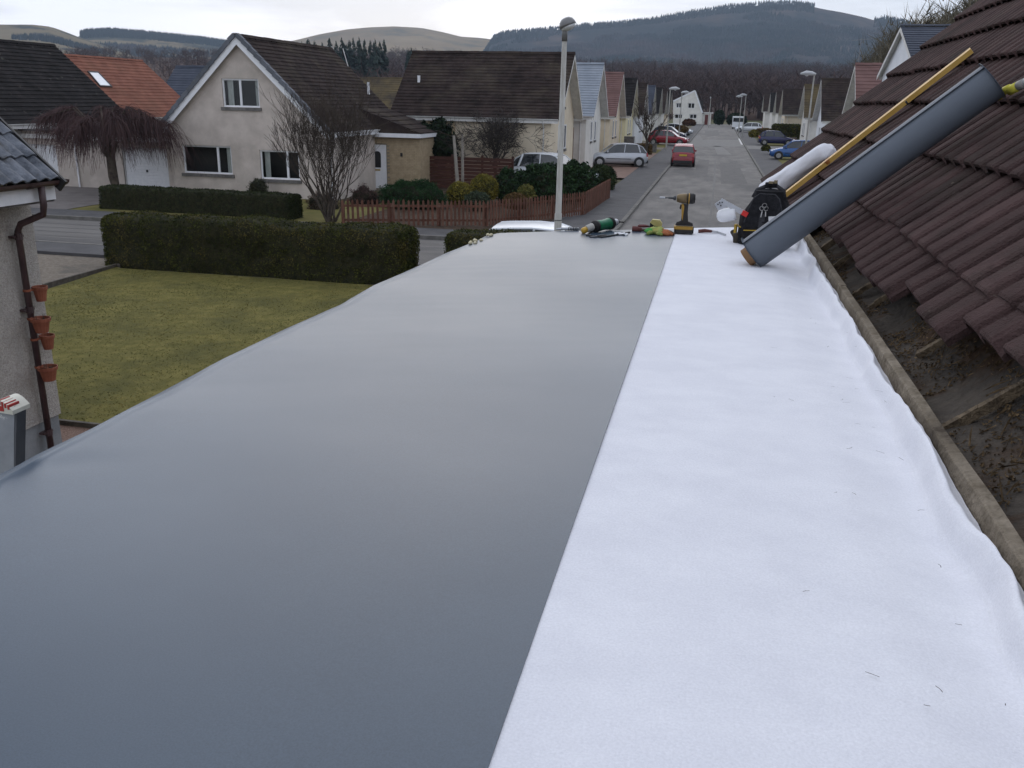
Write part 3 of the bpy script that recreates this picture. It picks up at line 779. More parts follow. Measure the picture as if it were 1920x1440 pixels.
# houses to the left and behind
house('gable_house', 'house with a lichen spotted black tiled roof at the far left, white gutter', (-34.4, 33.7, 0), PI / 2, 8.9, 3.9, 2.75, 6.45, TBLACK, GREYREND, over_g=.2, over_e=.35, courses=21, trim=WPAINT)
rh = house('gable_house', 'house with an orange red tiled roof and one small skylight', (-42.2, 51.2, 0), PI / 2, 10.2, 4.2, 2.6, 6.45, TRED, GREYREND, over_g=.2, over_e=.3, courses=19)
slo = (6.45 - 2.6) / 4.5
def on_slope(cx, ez, rz_, half, x):                       # height of a +x slope
    return rz_ - (x - cx) * (rz_ - ez) / half
n_ = Vector((slo, 0, 1)).normalized(); P_ = Vector((-42.2, 0, 6.45)) + n_ * .1
sk = [pp(x, y, P_, n_) for x, y in ((167, 135), (184, 136), (208, 161), (188, 160))]
sky_ = MB(); ins = [p - n_ * .12 for p in sk]
ctr = sum(sk, Vector()) / 4
big = [ctr + (p - ctr) * 1.14 for p in sk]
sky_.add([p + n_ * .03 for p in sk] + [p + n_ * .03 for p in big] + [p - n_ * .15 for p in big], [(0, 4, 5, 1), (1, 5, 6, 2), (2, 6, 7, 3), (3, 7, 4, 0), (4, 8, 9, 5), (5, 9, 10, 6), (6, 10, 11, 7), (7, 11, 8, 4)])
so = sky_.build('skylight', mat('dark_flashing', (.05, .04, .04), rough=.6), rh)
b = MB(); b.add(sk, [(0, 1, 2, 3)]); b.build('pane', mat('sky_pane', (.55, .58, .62), rough=.05, spec=.9), so)
house('gable_house', 'house with a dark slate blue roof seen between the red roof and the cream gable', (-36.0, 72.4, 0), PI, 10.3, 4.2, 2.6, 6.45, TBLUE, GREYREND, over_g=.2, courses=19)
house('gable_house', 'house with a low brown roof almost hidden behind the slate blue one', (-56, 92, 0), PI / 2, 10, 4.2, 2.6, 5.9, TTAN, GREYREND, over_g=.2, courses=14)
house('gable_house', 'mossy yellow brown roof between the cream house and the wide brown roof', (-31, 104, 0), PI, 14, 4.2, 2.6, 6.45, TTAN, CREAM2, over_g=.2, courses=15)

# the row on the left side of the street
SX = -8.0
gw = lambda: [(2.1, .9 + .9, .62, 1.25, [], None), (3.9, .9 + .9, .62, 1.25, [], None), (3.2, 3.95, .62, 1.2, [], None)]
rowL = [
    ('wide dark brown roofed house, nearest of the row left of the street', 47.6, TBROWN, CREAM2, 0),
    ('cream house with a pale blue grey tiled roof, next to the silver hatchback', 59.8, TGREY, OFFWHITE, 0),
    ('house with a dusky red roof just past the pale grey roof', 72.3, TPINK, CREAM2, -.15),
    ('pale yellow house with a black roof past the dusky red roof', 84.4, TBLACK, mat('pale_yellow_render', (.62, .56, .36), (.7, .63, .42), 1, rough=.9), -.25),
    ('white gabled house with a red brown roof, fifth along the left row', 96.8, TBROWN, mat('bright_white_render', (.66, .68, .70), (.74, .75, .77), 1, rough=.9), -.35),
    ('house with a slate blue roof, sixth along the left row', 109, TBLUE, OFFWHITE, -.4),
    ('house with a black roof, seventh along the left row', 121.5, TBLACK, OFFWHITE, -.4),
    ('house with a brown roof, second last of the left row', 134, TBROWN, OFFWHITE, -.45),
    ('house at the far end of the left row, dark roof', 147, TBLACK, CREAM2, -.5)]
for i, (lb, y, rm, wm, dz) in enumerate(rowL):
    ho = house('gable_house', lb, (SX, y, dz), PI, 8.0 if i == 0 else 8.4, 3.55, 3.35, 6.55, rm, wm, group='gabled houses along the left of the street', over_g=.5, over_e=.3, courses=21 if i < 3 else 14,
               trim=WPAINT, wins=gw() if i < 5 else [], base=-.1 - dz, rec=.02)
    if i == 0:
        MB().box((SX - 7.4, y - 1.9, 4.75), (SX - 7.28, y - 1.78, 5.35)).build('vent_pipe', WHITE, ho)
        p = MB().box((SX - 6.3, y - 3.65, .1), (SX - 4.9, y - 3.56, 3.2)); p.build('brick_panel', BRICK, ho)
    if i == 1:
        b = MB(); b.add([(SX - .6, y - 5.6, 2.75), (SX - 4.5, y - 5.6, 2.75), (SX - 4.5, y - 3.6, 3.9), (SX - .6, y - 3.6, 3.9), (SX - .6, y - 5.6, 2.6), (SX - 4.5, y - 5.6, 2.6)], [(0, 3, 2, 1), (0, 1, 5, 4), (0, 4, 3)]); b.build('porch_roof', TGREY, ho)
        MB().box((SX - 4.4, y - 5.4, 0), (SX - .75, y - 3.56, 2.7)).build('porch_wall', mat('red_brick', (.17, .09, .06), (.24, .14, .10), 3, rough=.9), ho)
        MB().box((SX - .74, y - 4.9, .1), (SX - .70, y - 4.0, 2.15)).build('porch_door', mat('brown_door', (.12, .05, .035), rough=.5), ho)
    if i in (2, 3, 4):
        MB().box((SX - 8, y - 5.8, 0), (SX - .9, y - 3.85, 2.75)).build('side_extension', wm, ho)
    if i in (1, 2):
        z = 6.7; a = MB(); a.tube([(SX - .4, y, 6.5), (SX - .4, y, 7.4 if i == 2 else 6.9)], .02, 4); a.build('aerial', BLACKP, ho)

# white house closing the view: gable to the street with one short and one long slope
wy = 206.0
wh = thing('end_house', 'white house at the far end of the street with a lopsided gable', 'house', (yp(1290, 230, wy).x, wy, 0))
A_ = [yp(x, y, wy) for x, y in ((1262, 234), (1262, 191), (1303, 171), (1317, 213), (1317, 234))]
hl = []; 
for x0, y0, x1, y1 in ((1268, 193, 1277, 202), (1290, 193, 1302, 203), (1265, 214, 1279, 222), (1293, 214, 1306, 222)):
    hl.append([yp(x, y, wy) for x, y in ((x0, y1), (x1, y1), (x1, y0), (x0, y0))])
b = MB(); poly_face(b, A_, hl)
n = len(A_); bk = [p + Vector((0, 9, 0)) for p in A_]
for i in range(n): b.quad(A_[i], A_[(i + 1) % n], bk[(i + 1) % n], bk[i])
b.build('wall', OFFWHITE, wh)
for h4 in hl:
    wd = h4[1].x - h4[0].x; hh = h4[3].z - h4[0].z
    make_window(wh, frame(h4[0], (1, 0, 0), (0, 0, 1)), wd, hh, [wd / 2], sill=False, depth=.12, fr=.09)
MB().box((A_[0].x + .2, wy + 1, .2), (A_[4].x - .2, wy + 1.05, 5.0)).build('dark_box', DARKIN, wh)  # dark sheet behind the windows stands in for an unlit interior
b = MB()
for a, c in ((A_[1], A_[2]), (A_[2], A_[3])):
    d = (c - a).normalized(); nn = Vector((-d.z, 0, d.x)); 
    b.add([a - d * .3 + nn * .02, c + d * .1 + nn * .02, c + d * .1 + nn * .25, a - d * .3 + nn * .25] + [q + Vector((0, 9.3, 0)) for q in (a - d * .3 + nn * .02, c + d * .1 + nn * .02, c + d * .1 + nn * .25, a - d * .3 + nn * .25)], [(0,1,2,3), (4,7,6,5), (0,4,5,1), (3,2,6,7), (0,3,7,4), (1,5,6,2)])
b.build('roof', TBROWN, wh)
b = MB()
for a, c in ((A_[1], A_[2]), (A_[2], A_[3])): b.bar(a + Vector((0, -.06, .12)), c + Vector((0, -.06, .12)), .08, .3, (0, 0, 1))
b.build('barge_board', WHITE, wh)
MB().box((A_[4].x, wy + .6, 0), (A_[4].x + 1.7, wy + 3, 2.4)).build('porch_wall', OFFWHITE, wh)
MB().box((A_[4].x - .1, wy + .3, 2.402), (A_[4].x + 2.1, wy + 3, 2.6)).build('porch_roof', WPAINT, wh)
MB().box((A_[4].x + .4, wy + .52, 0), (A_[4].x + 1.1, wy + .597, 2.1)).build('door', mat('dark_red_door', (.12, .03, .025), rough=.5), wh)

# the row on the right side of the street (gables to the street, ridges running right)
rowR = [
    ('white house with a dark slate roof peeping over the near brown tiles', 7.35, 45, 7.70, TBLUE, mat('bright_white_render', ()), 0),
    ('house with a dusky red roof and an aerial beyond the near brown tiles', 7.3, 56, 6.55, TPINK, OFFWHITE, 0),
    ('white gabled dark roofed house behind the right hand lamp post', 8.1, 81.5, 6.45, TBROWN, mat('bright_white_render', ()), 0),
    ('narrow seen house with a greenish brown roof crossed by the lamp post', 8.5, 102, 6.4, TTAN, OFFWHITE, 0),
    ('cream house with a wide maroon roof above the dark blue hatchback', 8.5, 136, 6.5, TBROWN, CREAM2, 0),
    ('small house with a maroon roof past the wide maroon one', 9.0, 160, 6.5, TBROWN, OFFWHITE, 0),
    ('house next to last at the far right end of the street', 9.0, 178, 6.5, TBLACK, OFFWHITE, 0),
    ('house at the far right end of the street', 8.6, 196, 6.6, TBROWN, OFFWHITE, 0)]
for i, (lb, x, y, rz_, rm, wm, dz) in enumerate(rowR):
    ho = house('gable_house', lb, (x + .45, y, 0), 0, 8.4 if i else 9, 3.5 if i else 4.3, 3.1 if i else 5.75, rz_, rm, wm, group='gabled houses along the right of the street', over_g=.22 if i == 0 else .45, over_e=.3, courses=18 if i < 3 else 13,
               trim=WPAINT, wins=[(2.3, 1.3, .7, 1.3, [], None), (4.0, 1.3, .7, 1.3, [], None)] if 1 < i < 5 else [], rec=.02)
    if i == 1:
        a = MB(); a.tube([(x + .2, y + .3, 6.5), (x + .2, y + .3, 8.0)], .02, 4); a.tube([(x - .3, y + .3, 7.85), (x + .8, y + .3, 7.95)], .015, 4)
        for k in range(6): a.tube([(x - .2 + k * .18, y, 7.86 + k * .016), (x - .2 + k * .18, y + .6, 7.86 + k * .016)], .01, 3)
        a.build('aerial', mat('grey_metal', (.25, .25, .26), rough=.5, metal=.6), ho)

# ================================================================== OUR HOUSE: flat roof and tiled slope
ZR = EYE - .72                       # flat roof level
YE = 5.16                            # far edge of the flat roof
KX = .515                            # foot of the timber upstand
SL = math.radians(44)
SV = Vector((math.cos(SL), 0, math.sin(SL))); NV = Vector((-math.sin(SL), 0, math.cos(SL)))
RP = Vector((KX + .035, 0, ZR + .075))   # a point of the tiled plane
YV = 8.92                            # verge
TILE = objrand(mat('brown_concrete_tile', (.040, .0245, .023), (.073, .045, .042), 5, rough=.85, bump=.55, bscale=130, spec=.07, c3=(.045, .036, .030), s3=2.6, r3=(.50, .72), detail=9), .22)
speck(TILE, (.13, .105, .085), 26, .66, .76, .7); speck(TILE, (.020, .016, .013), 9, .60, .78, .8)
FELTM = mat('dusty_roof_felt', (.045, .040, .036), (.10, .085, .07), 7, rough=.95, bump=.8, bscale=45, spec=.1, detail=9, c3=(.075, .045, .028), s3=4, r3=(.5, .64))
TIMB = mat('weathered_timber', (.145, .118, .085), (.27, .228, .175), 14, rough=.9, bump=.6, bscale=55, spec=.12, detail=9, c3=(.06, .047, .035), s3=3.5, r3=(.54, .7))
TIMBL = mat('pale_split_timber', (.075, .055, .035), (.20, .15, .095), 14, rough=.9, bump=.6, bscale=50, stretch=(3, 1, 3))
FE = sorted([(p.x, p.y) for p in (gp(x, y, ZR) for x, y in ((860, 442), (925, 437.5), (1040, 433.5), (1180, 431), (1300, 428.5), (1400, 426.5), (1480, 425)))])
FE.append((FE[-1][0] + .35, FE[-1][1] + .12))
def fedge(x): return interp(FE, x)                     # far edge of the flat roof, slightly askew
hs = thing('tiled_house', 'house with loose brown concrete tiles beside the flat roof, its eaves stripped bare', 'house', (1.5, 3, 0))
b = MB(); b.box((-1.2, .2, 0), (.50, YE - .05, ZR - .25)); b.box((.50, -6, 0), (6, 8.7, ZR - .05)); b.build('wall', CREAM, hs)
b = MB(); b.prism([(-1.235, -3.2), (.53, -3.2)] + [(x, fedge(x) - .03) for x in (.53, .2, -.2, -.6, -1.0, -1.2)] + [(-1.235, 4.7)], .18, Matrix.Translation((0, 0, ZR - .24))); b.build('roof_deck', TIMB, hs)
b = MB(); b.box((-1.25, -3.2, ZR - .22), (-1.237, 4.7, ZR - .08)); b.build('fascia', WPAINT, hs)
# timber upstand boards
ends = [-.8, 1.05, 3.62, fedge(KX) + .06]
for a, c in zip(ends, ends[1:]):
    b = MB(); n = 14; yy = [a + .004 + (c - a - .008) * i / n for i in range(n + 1)]
    jx = rng.uniform(-.004, .004); jz = rng.uniform(-.006, .006)
    vs = []
    for y in yy:
        wx = .0025 * fbm(y * 2.1, 3) + jx; wz = .003 * fbm(y * 2.7, 8) + jz
        for x, z in ((KX + .004, -.02), (KX + .010, .047), (KX + .013, .051), (KX + .033, .053), (KX + .036, .049), (KX + .034, -.02)):
            vs.append((x + wx, y, ZR + z + wz))
    fs = [(i*6+k, i*6+(k+1)%6, (i+1)*6+(k+1)%6, (i+1)*6+k) for i in range(n) for k in range(6)] + [tuple(range(6))[::-1], tuple(n*6+k for k in range(6))]
    b.add(vs, fs); b.build('upstand_board', TIMB, hs)
# felt under the tiles, sagging between rafters
b = MB()
def felt(u, v):
    s = -.045 + 5.2 * u; y = -3.0 + (YV - .12 + 3.0) * v
    dn = -.085 - .022 * (1 - abs(math.sin(y * PI / .6))) + .008 * fbm(s * 6, y * 5, 1, 4) if s < 1.2 else -.1
    if s < .05: dn += (.05 - s) * .35
    return RP + SV * s + NV * dn + Vector((0, y, 0))
b.grid(150, 220, felt); b.build('roofing_felt', FELTM, hs, smooth=True)
# timber pieces lying up the slope on the felt
for y, s0, s1, wd, ht in ((1.48, -.03, .30, .026, .022), (2.08, -.03, .20, .020, .024), (2.62, .03, .16, .022, .016), (3.33, .0, .13, .018, .016), (3.62, -.02, .07, .022, .018), (4.28, -.02, .12, .018, .016), (4.78, -.01, .10, .045, .03)):
    p = RP + SV * s0 + NV * (-.066) + Vector((0, y, 0)); q = RP + SV * s1 + NV * (-.06) + Vector((0, y - .05 + rng.uniform(-.03, .03), 0))
    b = MB()
    pts = [p.lerp(q, k / 5) for k in range(6)]
    for a, c in zip(pts, pts[1:]): b.bar(a + NV * rng.uniform(0, .004), c + NV * rng.uniform(0, .004), wd * rng.uniform(.8, 1.1), ht, NV)
    b.build('timber_fillet', TIMBL, hs)
# debris on the felt
dv = []; df = []
for k in range(9000):
    y = rng.uniform(.6, 5.3); s = abs(rng.gauss(0, .2)) - .02
    if fbm(s * 7, y * 3, 5, 3) < -.08: continue
    u = (s + .045) / 5.2; v = (y + 3) / (YV + 2.88); p = felt(u, v) + NV * .004
    ln = rng.uniform(.003, .016) if rng.random() < .86 else rng.uniform(.02, .08); wd = rng.uniform(.0007, .003) if ln > .012 else rng.uniform(.001, .004); a = rng.uniform(0, 2 * PI)
    d = (Vector((0, 1, 0)) * math.cos(a) + SV * math.sin(a)) * ln + NV * rng.uniform(-.3, .5) * ln * .5; sd_ = d.cross(NV).normalized() * wd
    i = len(dv); dv += [p - sd_, p + sd_, p + d + sd_ * .3, p + d * .5 + NV * wd * 1.5]; df += [(i, i + 1, i + 3), (i + 1, i + 2, i + 3), (i + 2, i, i + 3)]
b = MB(); b.v = [tuple(p) for p in dv]; b.f = df
b.build('debris', mat('roof_debris', (.045, .03, .018), (.16, .11, .06), 30, rough=.95, island=.55, spec=.1), hs, stuff=True)

# interlocking tiles: one mesh shared by all
TWD, TLEN, GAUGE = .30, .425, .345
def tile_mesh():
    prof = [(.0, .0), (.008, .004), (.018, .024), (.032, .032), (.105, .033), (.122, .027), (.134, .006), (.146, .003), (.156, .006), (.166, .026), (.180, .033), (.254, .033), (.270, .026), (.282, .006), (.298, .001)]
    n = len(prof); vs = []
    th = .018
    for s, up, sh in ((0.0, -th, 0), (0.0, -.004, 0), (.008, .0005, 0), (TLEN, 0, 0)):
        for x, z in prof: vs.append((x - TWD / 2, s, z + up))
    vs += [(prof[0][0] - TWD / 2, TLEN, -th), (prof[-1][0] - TWD / 2, TLEN, -th)]
    fs = []
    for r in range(3):
        for k in range(n - 1): fs.append((r*n+k, r*n+k+1, (r+1)*n+k+1, (r+1)*n+k))
    fs += [(0, n, 2*n, 3*n, 4*n), (n-1, 4*n+1, 4*n-1, 3*n-1, 2*n-1)]
    me = bpy.data.meshes.new('tile'); me.from_pydata(vs, [], fs); me.materials.append(TILE); me.update()
    return me
TM = tile_mesh()
TILT = math.radians(6.3)
def tile_matrix(s, y, tw=0, lift=0, tilt=0):
    M = frame(RP + SV * s + NV * (.032 + lift) + Vector((0, y, 0)), (0, -1, 0), SV)
    return M @ Matrix.Rotation(-TILT + tilt, 4, 'X') @ Matrix.Rotation(tw, 4, 'Z')
nt_ = 0
far_t = MB()
NC = int((YV + 2.8) / TWD)
for r in range(15):
    s = -.101 + r * GAUGE
    for k in range(NC):
        y = YV - TWD * (k + .5); tw = rng.gauss(0, .004); ds = rng.gauss(0, .004); lf = 0; ti = 0; dy = 0
        if r == 0:                                       # loose bottom row, pushed up or pulled about
            if y < 5.3:
                ds = rng.choice([.155, .166, .175, .19, .20]) if y > 3 else rng.choice([.185, .2, .225, .24]); tw = rng.gauss(0, .03); lf = rng.uniform(-.006, .004); ti = rng.uniform(-.02, .03); dy = rng.gauss(0, .006)
            if y < 2.38: ds = .268 + rng.uniform(-.006, .008)
        elif r == 1 and y < 5.3: tw = rng.gauss(0, .006); ds = rng.gauss(0, .006)
        M = tile_matrix(s + ds, y + dy, tw, lf, ti)
        seen = .9 + .25 * max(0, r - 1) < y and r < 9
        if seen and nt_ < 296:
            o = bpy.data.objects.new('tile', TM); col.objects.link(o); o.parent = hs
            o.matrix_local = WM[hs.name].inverted() @ M; nt_ += 1
        else:
            far_t.add([M @ v.co for v in TM.vertices], [tuple(p.vertices) for p in TM.polygons])
far_t.build('tile_field', TILE, hs, stuff=True)
b = MB(); b.bar(RP + SV * -.05 + NV * -.05 + Vector((0, YV - .03, 0)), RP + SV * 5.2 + NV * -.05 + Vector((0, YV - .03, 0)), .04, .13, NV); b.build('barge_board', WPAINT, hs)

# ================================================================== white fleece and grey membrane on the flat roof
FLEECE = mat('white_fleece', (.70, .70, .735), (.755, .755, .785), 7, rough=1, bump=.15, bscale=220, spec=.05, detail=8, stretch=(1, 1.4, 1))
MEMB = mat('grey_membrane', (.044, .068, .098), (.050, .076, .107), 1.4, rough=.31, bump=.010, bscale=320, spec=.46, c3=(.041, .064, .093), s3=.9, r3=(.45, .62))
SEAMX = -.19
def vary_rough(m, sc, lo_, hi_, stretch, grain=0, gscale=500):
    t = m.node_tree; b = t.nodes['Principled BSDF']; g = t.nodes.new('ShaderNodeNewGeometry'); q = t.nodes.new('ShaderNodeMapping'); q.inputs['Scale'].default_value = stretch
    n = t.nodes.new('ShaderNodeTexNoise'); n.inputs['Scale'].default_value = sc; n.inputs['Detail'].default_value = 6; r = t.nodes.new('ShaderNodeMapRange')
    r.inputs['From Min'].default_value = .3; r.inputs['From Max'].default_value = .7; r.inputs['To Min'].default_value = lo_; r.inputs['To Max'].default_value = hi_
    t.links.new(g.outputs['Position'], q.inputs['Vector']); t.links.new(q.outputs[0], n.inputs['Vector']); t.links.new(n.outputs['Fac'], r.inputs['Value']); t.links.new(r.outputs[0], b.inputs['Roughness'])
    if grain:
        src = b.inputs['Base Color'].links[0].from_socket; n2 = t.nodes.new('ShaderNodeTexNoise'); n2.inputs['Scale'].default_value = gscale; n2.inputs['Detail'].default_value = 2
        t.links.new(g.outputs['Position'], n2.inputs['Vector']); r2 = t.nodes.new('ShaderNodeMapRange'); r2.inputs['From Min'].default_value = .3; r2.inputs['From Max'].default_value = .7
        r2.inputs['To Min'].default_value = 1 - grain; r2.inputs['To Max'].default_value = 1 + grain; t.links.new(n2.outputs['Fac'], r2.inputs['Value'])
        x = t.nodes.new('ShaderNodeMixRGB'); x.blend_type = 'MULTIPLY'; x.inputs[0].default_value = 1; t.links.new(src, x.inputs[1]); t.links.new(r2.outputs[0], x.inputs[2]); t.links.new(x.outputs[0], b.inputs['Base Color'])
vary_rough(MEMB, .9, .315, .375, (1, 1.6, 1), .16, 420)
vary_rough(FLEECE, 3, .95, 1, (1, 1, 1), .05, 260)
def fleece(u, v):
    y = -.9 + (YE - .003 + .9) * v
    rim = KX - .018 - .011 * (fbm(y * 3.1, 2.2) + .15) + .006 * math.sin(y * 17 + 2 * fbm(y * 2, 1))
    ht = .033 + .010 * fbm(y * 2.6, 7.7) + .006 * fbm(y * 7, 3)
    dip = -.020 - .014 * fbm(y * 1.3, 5)
    bay = .0 + .012 * max(0, fbm(y * 1.8, 9.2))
    if u < .6:
        x = SEAMX - .12 + (KX - .23 - SEAMX + .12) * (u / .6); z = .0007 * fbm(x * 1.8, y * .8, 1, 2)
    elif u < .88:
        t = (u - .6) / .28; x0 = KX - .23; x = x0 + (rim - .012 - x0) * t
        z = dip * sm(0, .9, t) + (ht - dip) * sm(.90, 1.0, t) ** 1.2 + .0007 * fbm(x * 1.8, y * .8, 1, 2) * (1 - t)
    else:
        t = (u - .88) / .12; x = rim - .012 + (KX + .003 - rim + .012) * t
        z = ht + .006 * math.sin(PI * min(1, t * 2.2)) - .022 * sm(.25, 1, t)
    z += .004
    y = -.9 + (y + .9) * (fedge(x) + .897) / (YE + .897)
    return Vector((x, y, ZR + z))
b = MB(); b.grid(130, 420, fleece)
fl = b.build('fleece_sheet', FLEECE, smooth=True)
tag(fl, 'long white fleece underlay strip between the grey membrane and the timber board', 'fleece sheet')
# loose needles and hairs lying on the fleece: dark specks
dv = []; df = []
for k in range(40):
    y = 1.0 + 3.6 * rng.random() ** 1.2; x = KX - .03 - abs(rng.gauss(0, .13))
    if x < SEAMX + .05: continue
    a = rng.uniform(0, PI); ln = rng.uniform(.004, .020); wd = .00055; z = ZR + .008 + (.03 if x > KX - .06 else 0)
    d = Vector((math.cos(a), math.sin(a), 0)) * ln; s = Vector((-math.sin(a), math.cos(a), 0)) * wd; p = Vector((x, y, z)); m_ = p + d * .5 + s * rng.uniform(-4, 4)
    i = len(dv); dv += [p - s, p + s, m_ + s, m_ - s, p + d + s, p + d - s]; df += [(i, i+1, i+2, i+3), (i+3, i+2, i+4, i+5)]
b = MB(); b.v = [tuple(p) for p in dv]; b.f = df
tag(b.build('pine_needles', mat('dry_needle', (.05, .035, .025), rough=.9)), kind='stuff')

EDGE = [(925, 437), (870, 459), (800, 491), (750, 513), (690, 548), (600, 587), (500, 636), (400, 690), (270, 759), (160, 812), (90, 848), (52, 872), (0, 888), (-140, 925), (-500, 1010)]
ed = [gp(x, y, ZR) for x, y in EDGE]
edY = sorted([(p.y, p.x) for p in ed])
def edge_x(y):
    x = interp(edY, y) if y > edY[0][0] else edY[0][1]
    return x + .002 * fbm(y * 4, 1.1)
def memb(u, v):
    y = -.9 + (YE + .9) * v; xl = edge_x(y)
    sag = 1
    if u < .1:                                            # hangs down over the left edge
        t = 1 - u / .1; x = xl - .012 * math.sin(PI / 2 * min(1, t * 3)) - .02 * t - .012 * math.sin(y * 6) * t; z = -.012 * min(1, t * 4) - .16 * max(0, t - .12)
    else:
        t = (u - .1) / .9; x = xl + (SEAMX - xl) * t; z = -.008 * math.exp(-((x - xl) / .03) ** 2)
        e_ = math.exp(-(x - xl) / .10)
        z += e_ * (.002 + .0025 * fbm(y * 2.3, 4.4) + .0012 * math.sin(y * 11 + 2 * fbm(y, 2)))
    z += .0022 * fbm(x * 1.6, y * .9, 3.3, 2) + .0005 * fbm(x * 2 + 40, y * 7, 6, 2) * sm(1.2, 3, y) * sm(5.0, 4.0, y)
    cr = math.exp(-(((y - 1.60) / .05) ** 2)) * sm(-1.05, -1.30, x); z += .001 * cr - .002 * math.exp(-(((y - 1.52) / .05) ** 2)) * sm(-1.05, -1.25, x)
    yy = -.9 + (y + .9) * (fedge(max(x, FE[0][0])) + .9) / (YE + .9)
    if v > .99: z -= (v - .99) * 1.6
    return Vector((x, yy, ZR + .008 + z))
b = MB(); b.grid(150, 380, memb)
n0 = len(b.v); k = 151
# edge thickness along the seam and the far hem
se = [b.v[j * k + 150] for j in range(381)]; vs = se + [(x, y, z - .0045) for x, y, z in se]
b.add(vs, [(j, 381 + j, 381 + j + 1, j + 1) for j in range(380)])
fe = [b.v[380 * k + i] for i in range(151)]; b.add(fe + [(x, y + .004, z - .12) for x, y, z in fe], [(i, i + 1, 151 + i + 1, 151 + i) for i in range(150)])
me_ = b.build('membrane_sheet', MEMB, smooth=True)
tag(me_, 'wide mid grey roofing membrane sheet unrolled over the flat roof', 'membrane sheet')
# small pale foam blobs on the far left hem
for i, (x, y) in enumerate(((895, 454), (915, 444), (885, 459))):
    p = gp(x, y, ZR); b = MB()
    for q in range(3): b.lathe([(.001, -.008), (.009, -.004), (.011, .002), (.006, .008), (.001, .010)], Matrix.Translation(p + Vector((rng.uniform(-.02, .02), rng.uniform(-.02, .02), .01))), 7)
    tag(b.build('foam_blob', mat('yellowed_foam', (.55, .48, .30), (.65, .6, .45), 30, rough=.9), smooth=True), ['pale dried foam blob on the left hem of the membrane, middle of three', 'pale dried foam blob on the left hem of the membrane, nearest the far corner', 'pale dried foam blob on the left hem of the membrane, nearest the camera'][i], 'foam blob', 'foam blobs on the membrane hem')

# ladder head standing at the near left edge
lad = thing('ladder', 'scuffed grey ladder head with a white and red end cap at the left roof edge', 'ladder', (-1.45, 1.50, 0))
ALU = mat('scuffed_grey_metal', (.20, .21, .22), (.30, .31, .32), 9, rough=.55, spec=.5, c3=(.55, .55, .53), s3=22, r3=(.64, .68))
ALUD = mat('dark_grey_metal', (.05, .052, .057), (.08, .082, .088), 12, rough=.5)
tp = yp(19, 758, 1.50)
lean = Vector((.0, .22, 1)).normalized()
st = MB(); wd = .030
ft = tp - lean * (tp.z / lean.z)
def stile(px_):
    st = MB(); st.bar(ft + Vector((px_, 0, 0)), tp + Vector((px_, 0, 0)), .044, .026, (0, 1, 0)); return st
stile(0).build('stile', ALU, lad); stile(-.40).build('stile', ALU, lad)
for px_ in (0, -.40):
    b = MB(); b.bar(ft + Vector((px_ + .0245, 0, .2)), tp + Vector((px_ + .0245, 0, -.010)), .004, .027, (0, 1, 0)); b.build('stile_shade_side', ALUD, lad)  # thin dark plate paints the shaded right side of the stile
rg = 0
while rg < 14:
    p = ft.lerp(tp, (rg + .6) / 14.3); b = MB().tube([p + Vector((-.374, 0, 0)), p + Vector((-.026, 0, 0))], .016, 8); b.build('rung', ALU, lad); rg += 1
CAPW = mat('ivory_plastic', (.58, .56, .47), (.68, .66, .57), 30, rough=.5)
CAPR = mat('red_plastic', (.35, .03, .03), (.42, .05, .04), 20, rough=.5)
for px_ in (0, -.40):
    c_ = tp + Vector((px_, 0, .0))
    poly = [(-.027, -.010)] + [(-.027 + .054 * k / 10, .004 + .016 * math.sin(PI * k / 10) - .008 * k / 10) for k in range(11)] + [(.027, -.013)]
    cp = MB().prism(poly, .05, frame(c_ + Vector((0, .025, 0)), (1, 0, 0), (0, 0, 1)))
    co = cp.build('end_cap', CAPW, lad)
    rb = MB()
    for k in range(4):
        x = -.004 + k * .007; zt = .0195 - .003 * k
        rb.box((x, -.027, zt - .012), (x + .0035, .004, zt - .0022), Matrix.Translation(c_))
    rb.box((-.024, -.0262, -.007), (.006, -.020, .004), Matrix.Translation(c_)); rb.build('cap_insert', CAPR, co)

# ================================================================== neighbour's low building at the left edge
nb = thing('neighbour_house', 'roughcast house at the left edge with grey tiles and a brown gutter', 'house', (-9, 6, 0))
HARL = mat('grey_roughcast', (.30, .27, .24), (.50, .465, .42), 55, rough=.95, bump=1, bscale=70, spec=.1, ramp=(.3, .6), c3=(.33, .31, .285), s3=1.1, r3=(.5, .75))
NX = -7.52; NY = 8.6
b = MB(); b.box((-13, -3, .46), (NX, NY, 3.05)); b.build('wall', HARL, nb)
b = MB(); b.box((-13, -3, -.05), (NX - .025, NY - .02, .458)); b.build('plinth', mat('painted_plinth', (.20, .21, .215), (.27, .28, .285), 3, rough=.9, bump=.3), nb)
b = MB(); b.box((NX + .36, -3, 3.055), (NX + .385, NY - .04, 3.27)); b.build('fascia', WHITE, nb)
b = MB(); b.box((NX - .02, -3, 3.03), (NX + .36, NY - .04, 3.05)); b.build('soffit', STONE, nb)
GUT = mat('brown_pvc', (.045, .026, .028), (.07, .042, .042), 6, rough=.45, spec=.4)
gu = MB(); gx_ = NX + .45
pr = [(.06 * math.cos(PI + PI * k / 6), .06 * math.sin(PI + PI * k / 6)) for k in range(7)] + [(.052 * math.cos(2 * PI - PI * k / 6), .052 * math.sin(2 * PI - PI * k / 6)) for k in range(7)]
vs = [(gx_ + a, y, 3.27 + c) for y in (-3, NY + .06) for a, c in pr]; gu.add(vs, [(i, (i+1) % 14, 14 + (i+1) % 14, 14 + i) for i in range(14)] + [tuple(range(14, 21))])
go = gu.build('gutter', GUT, nb)
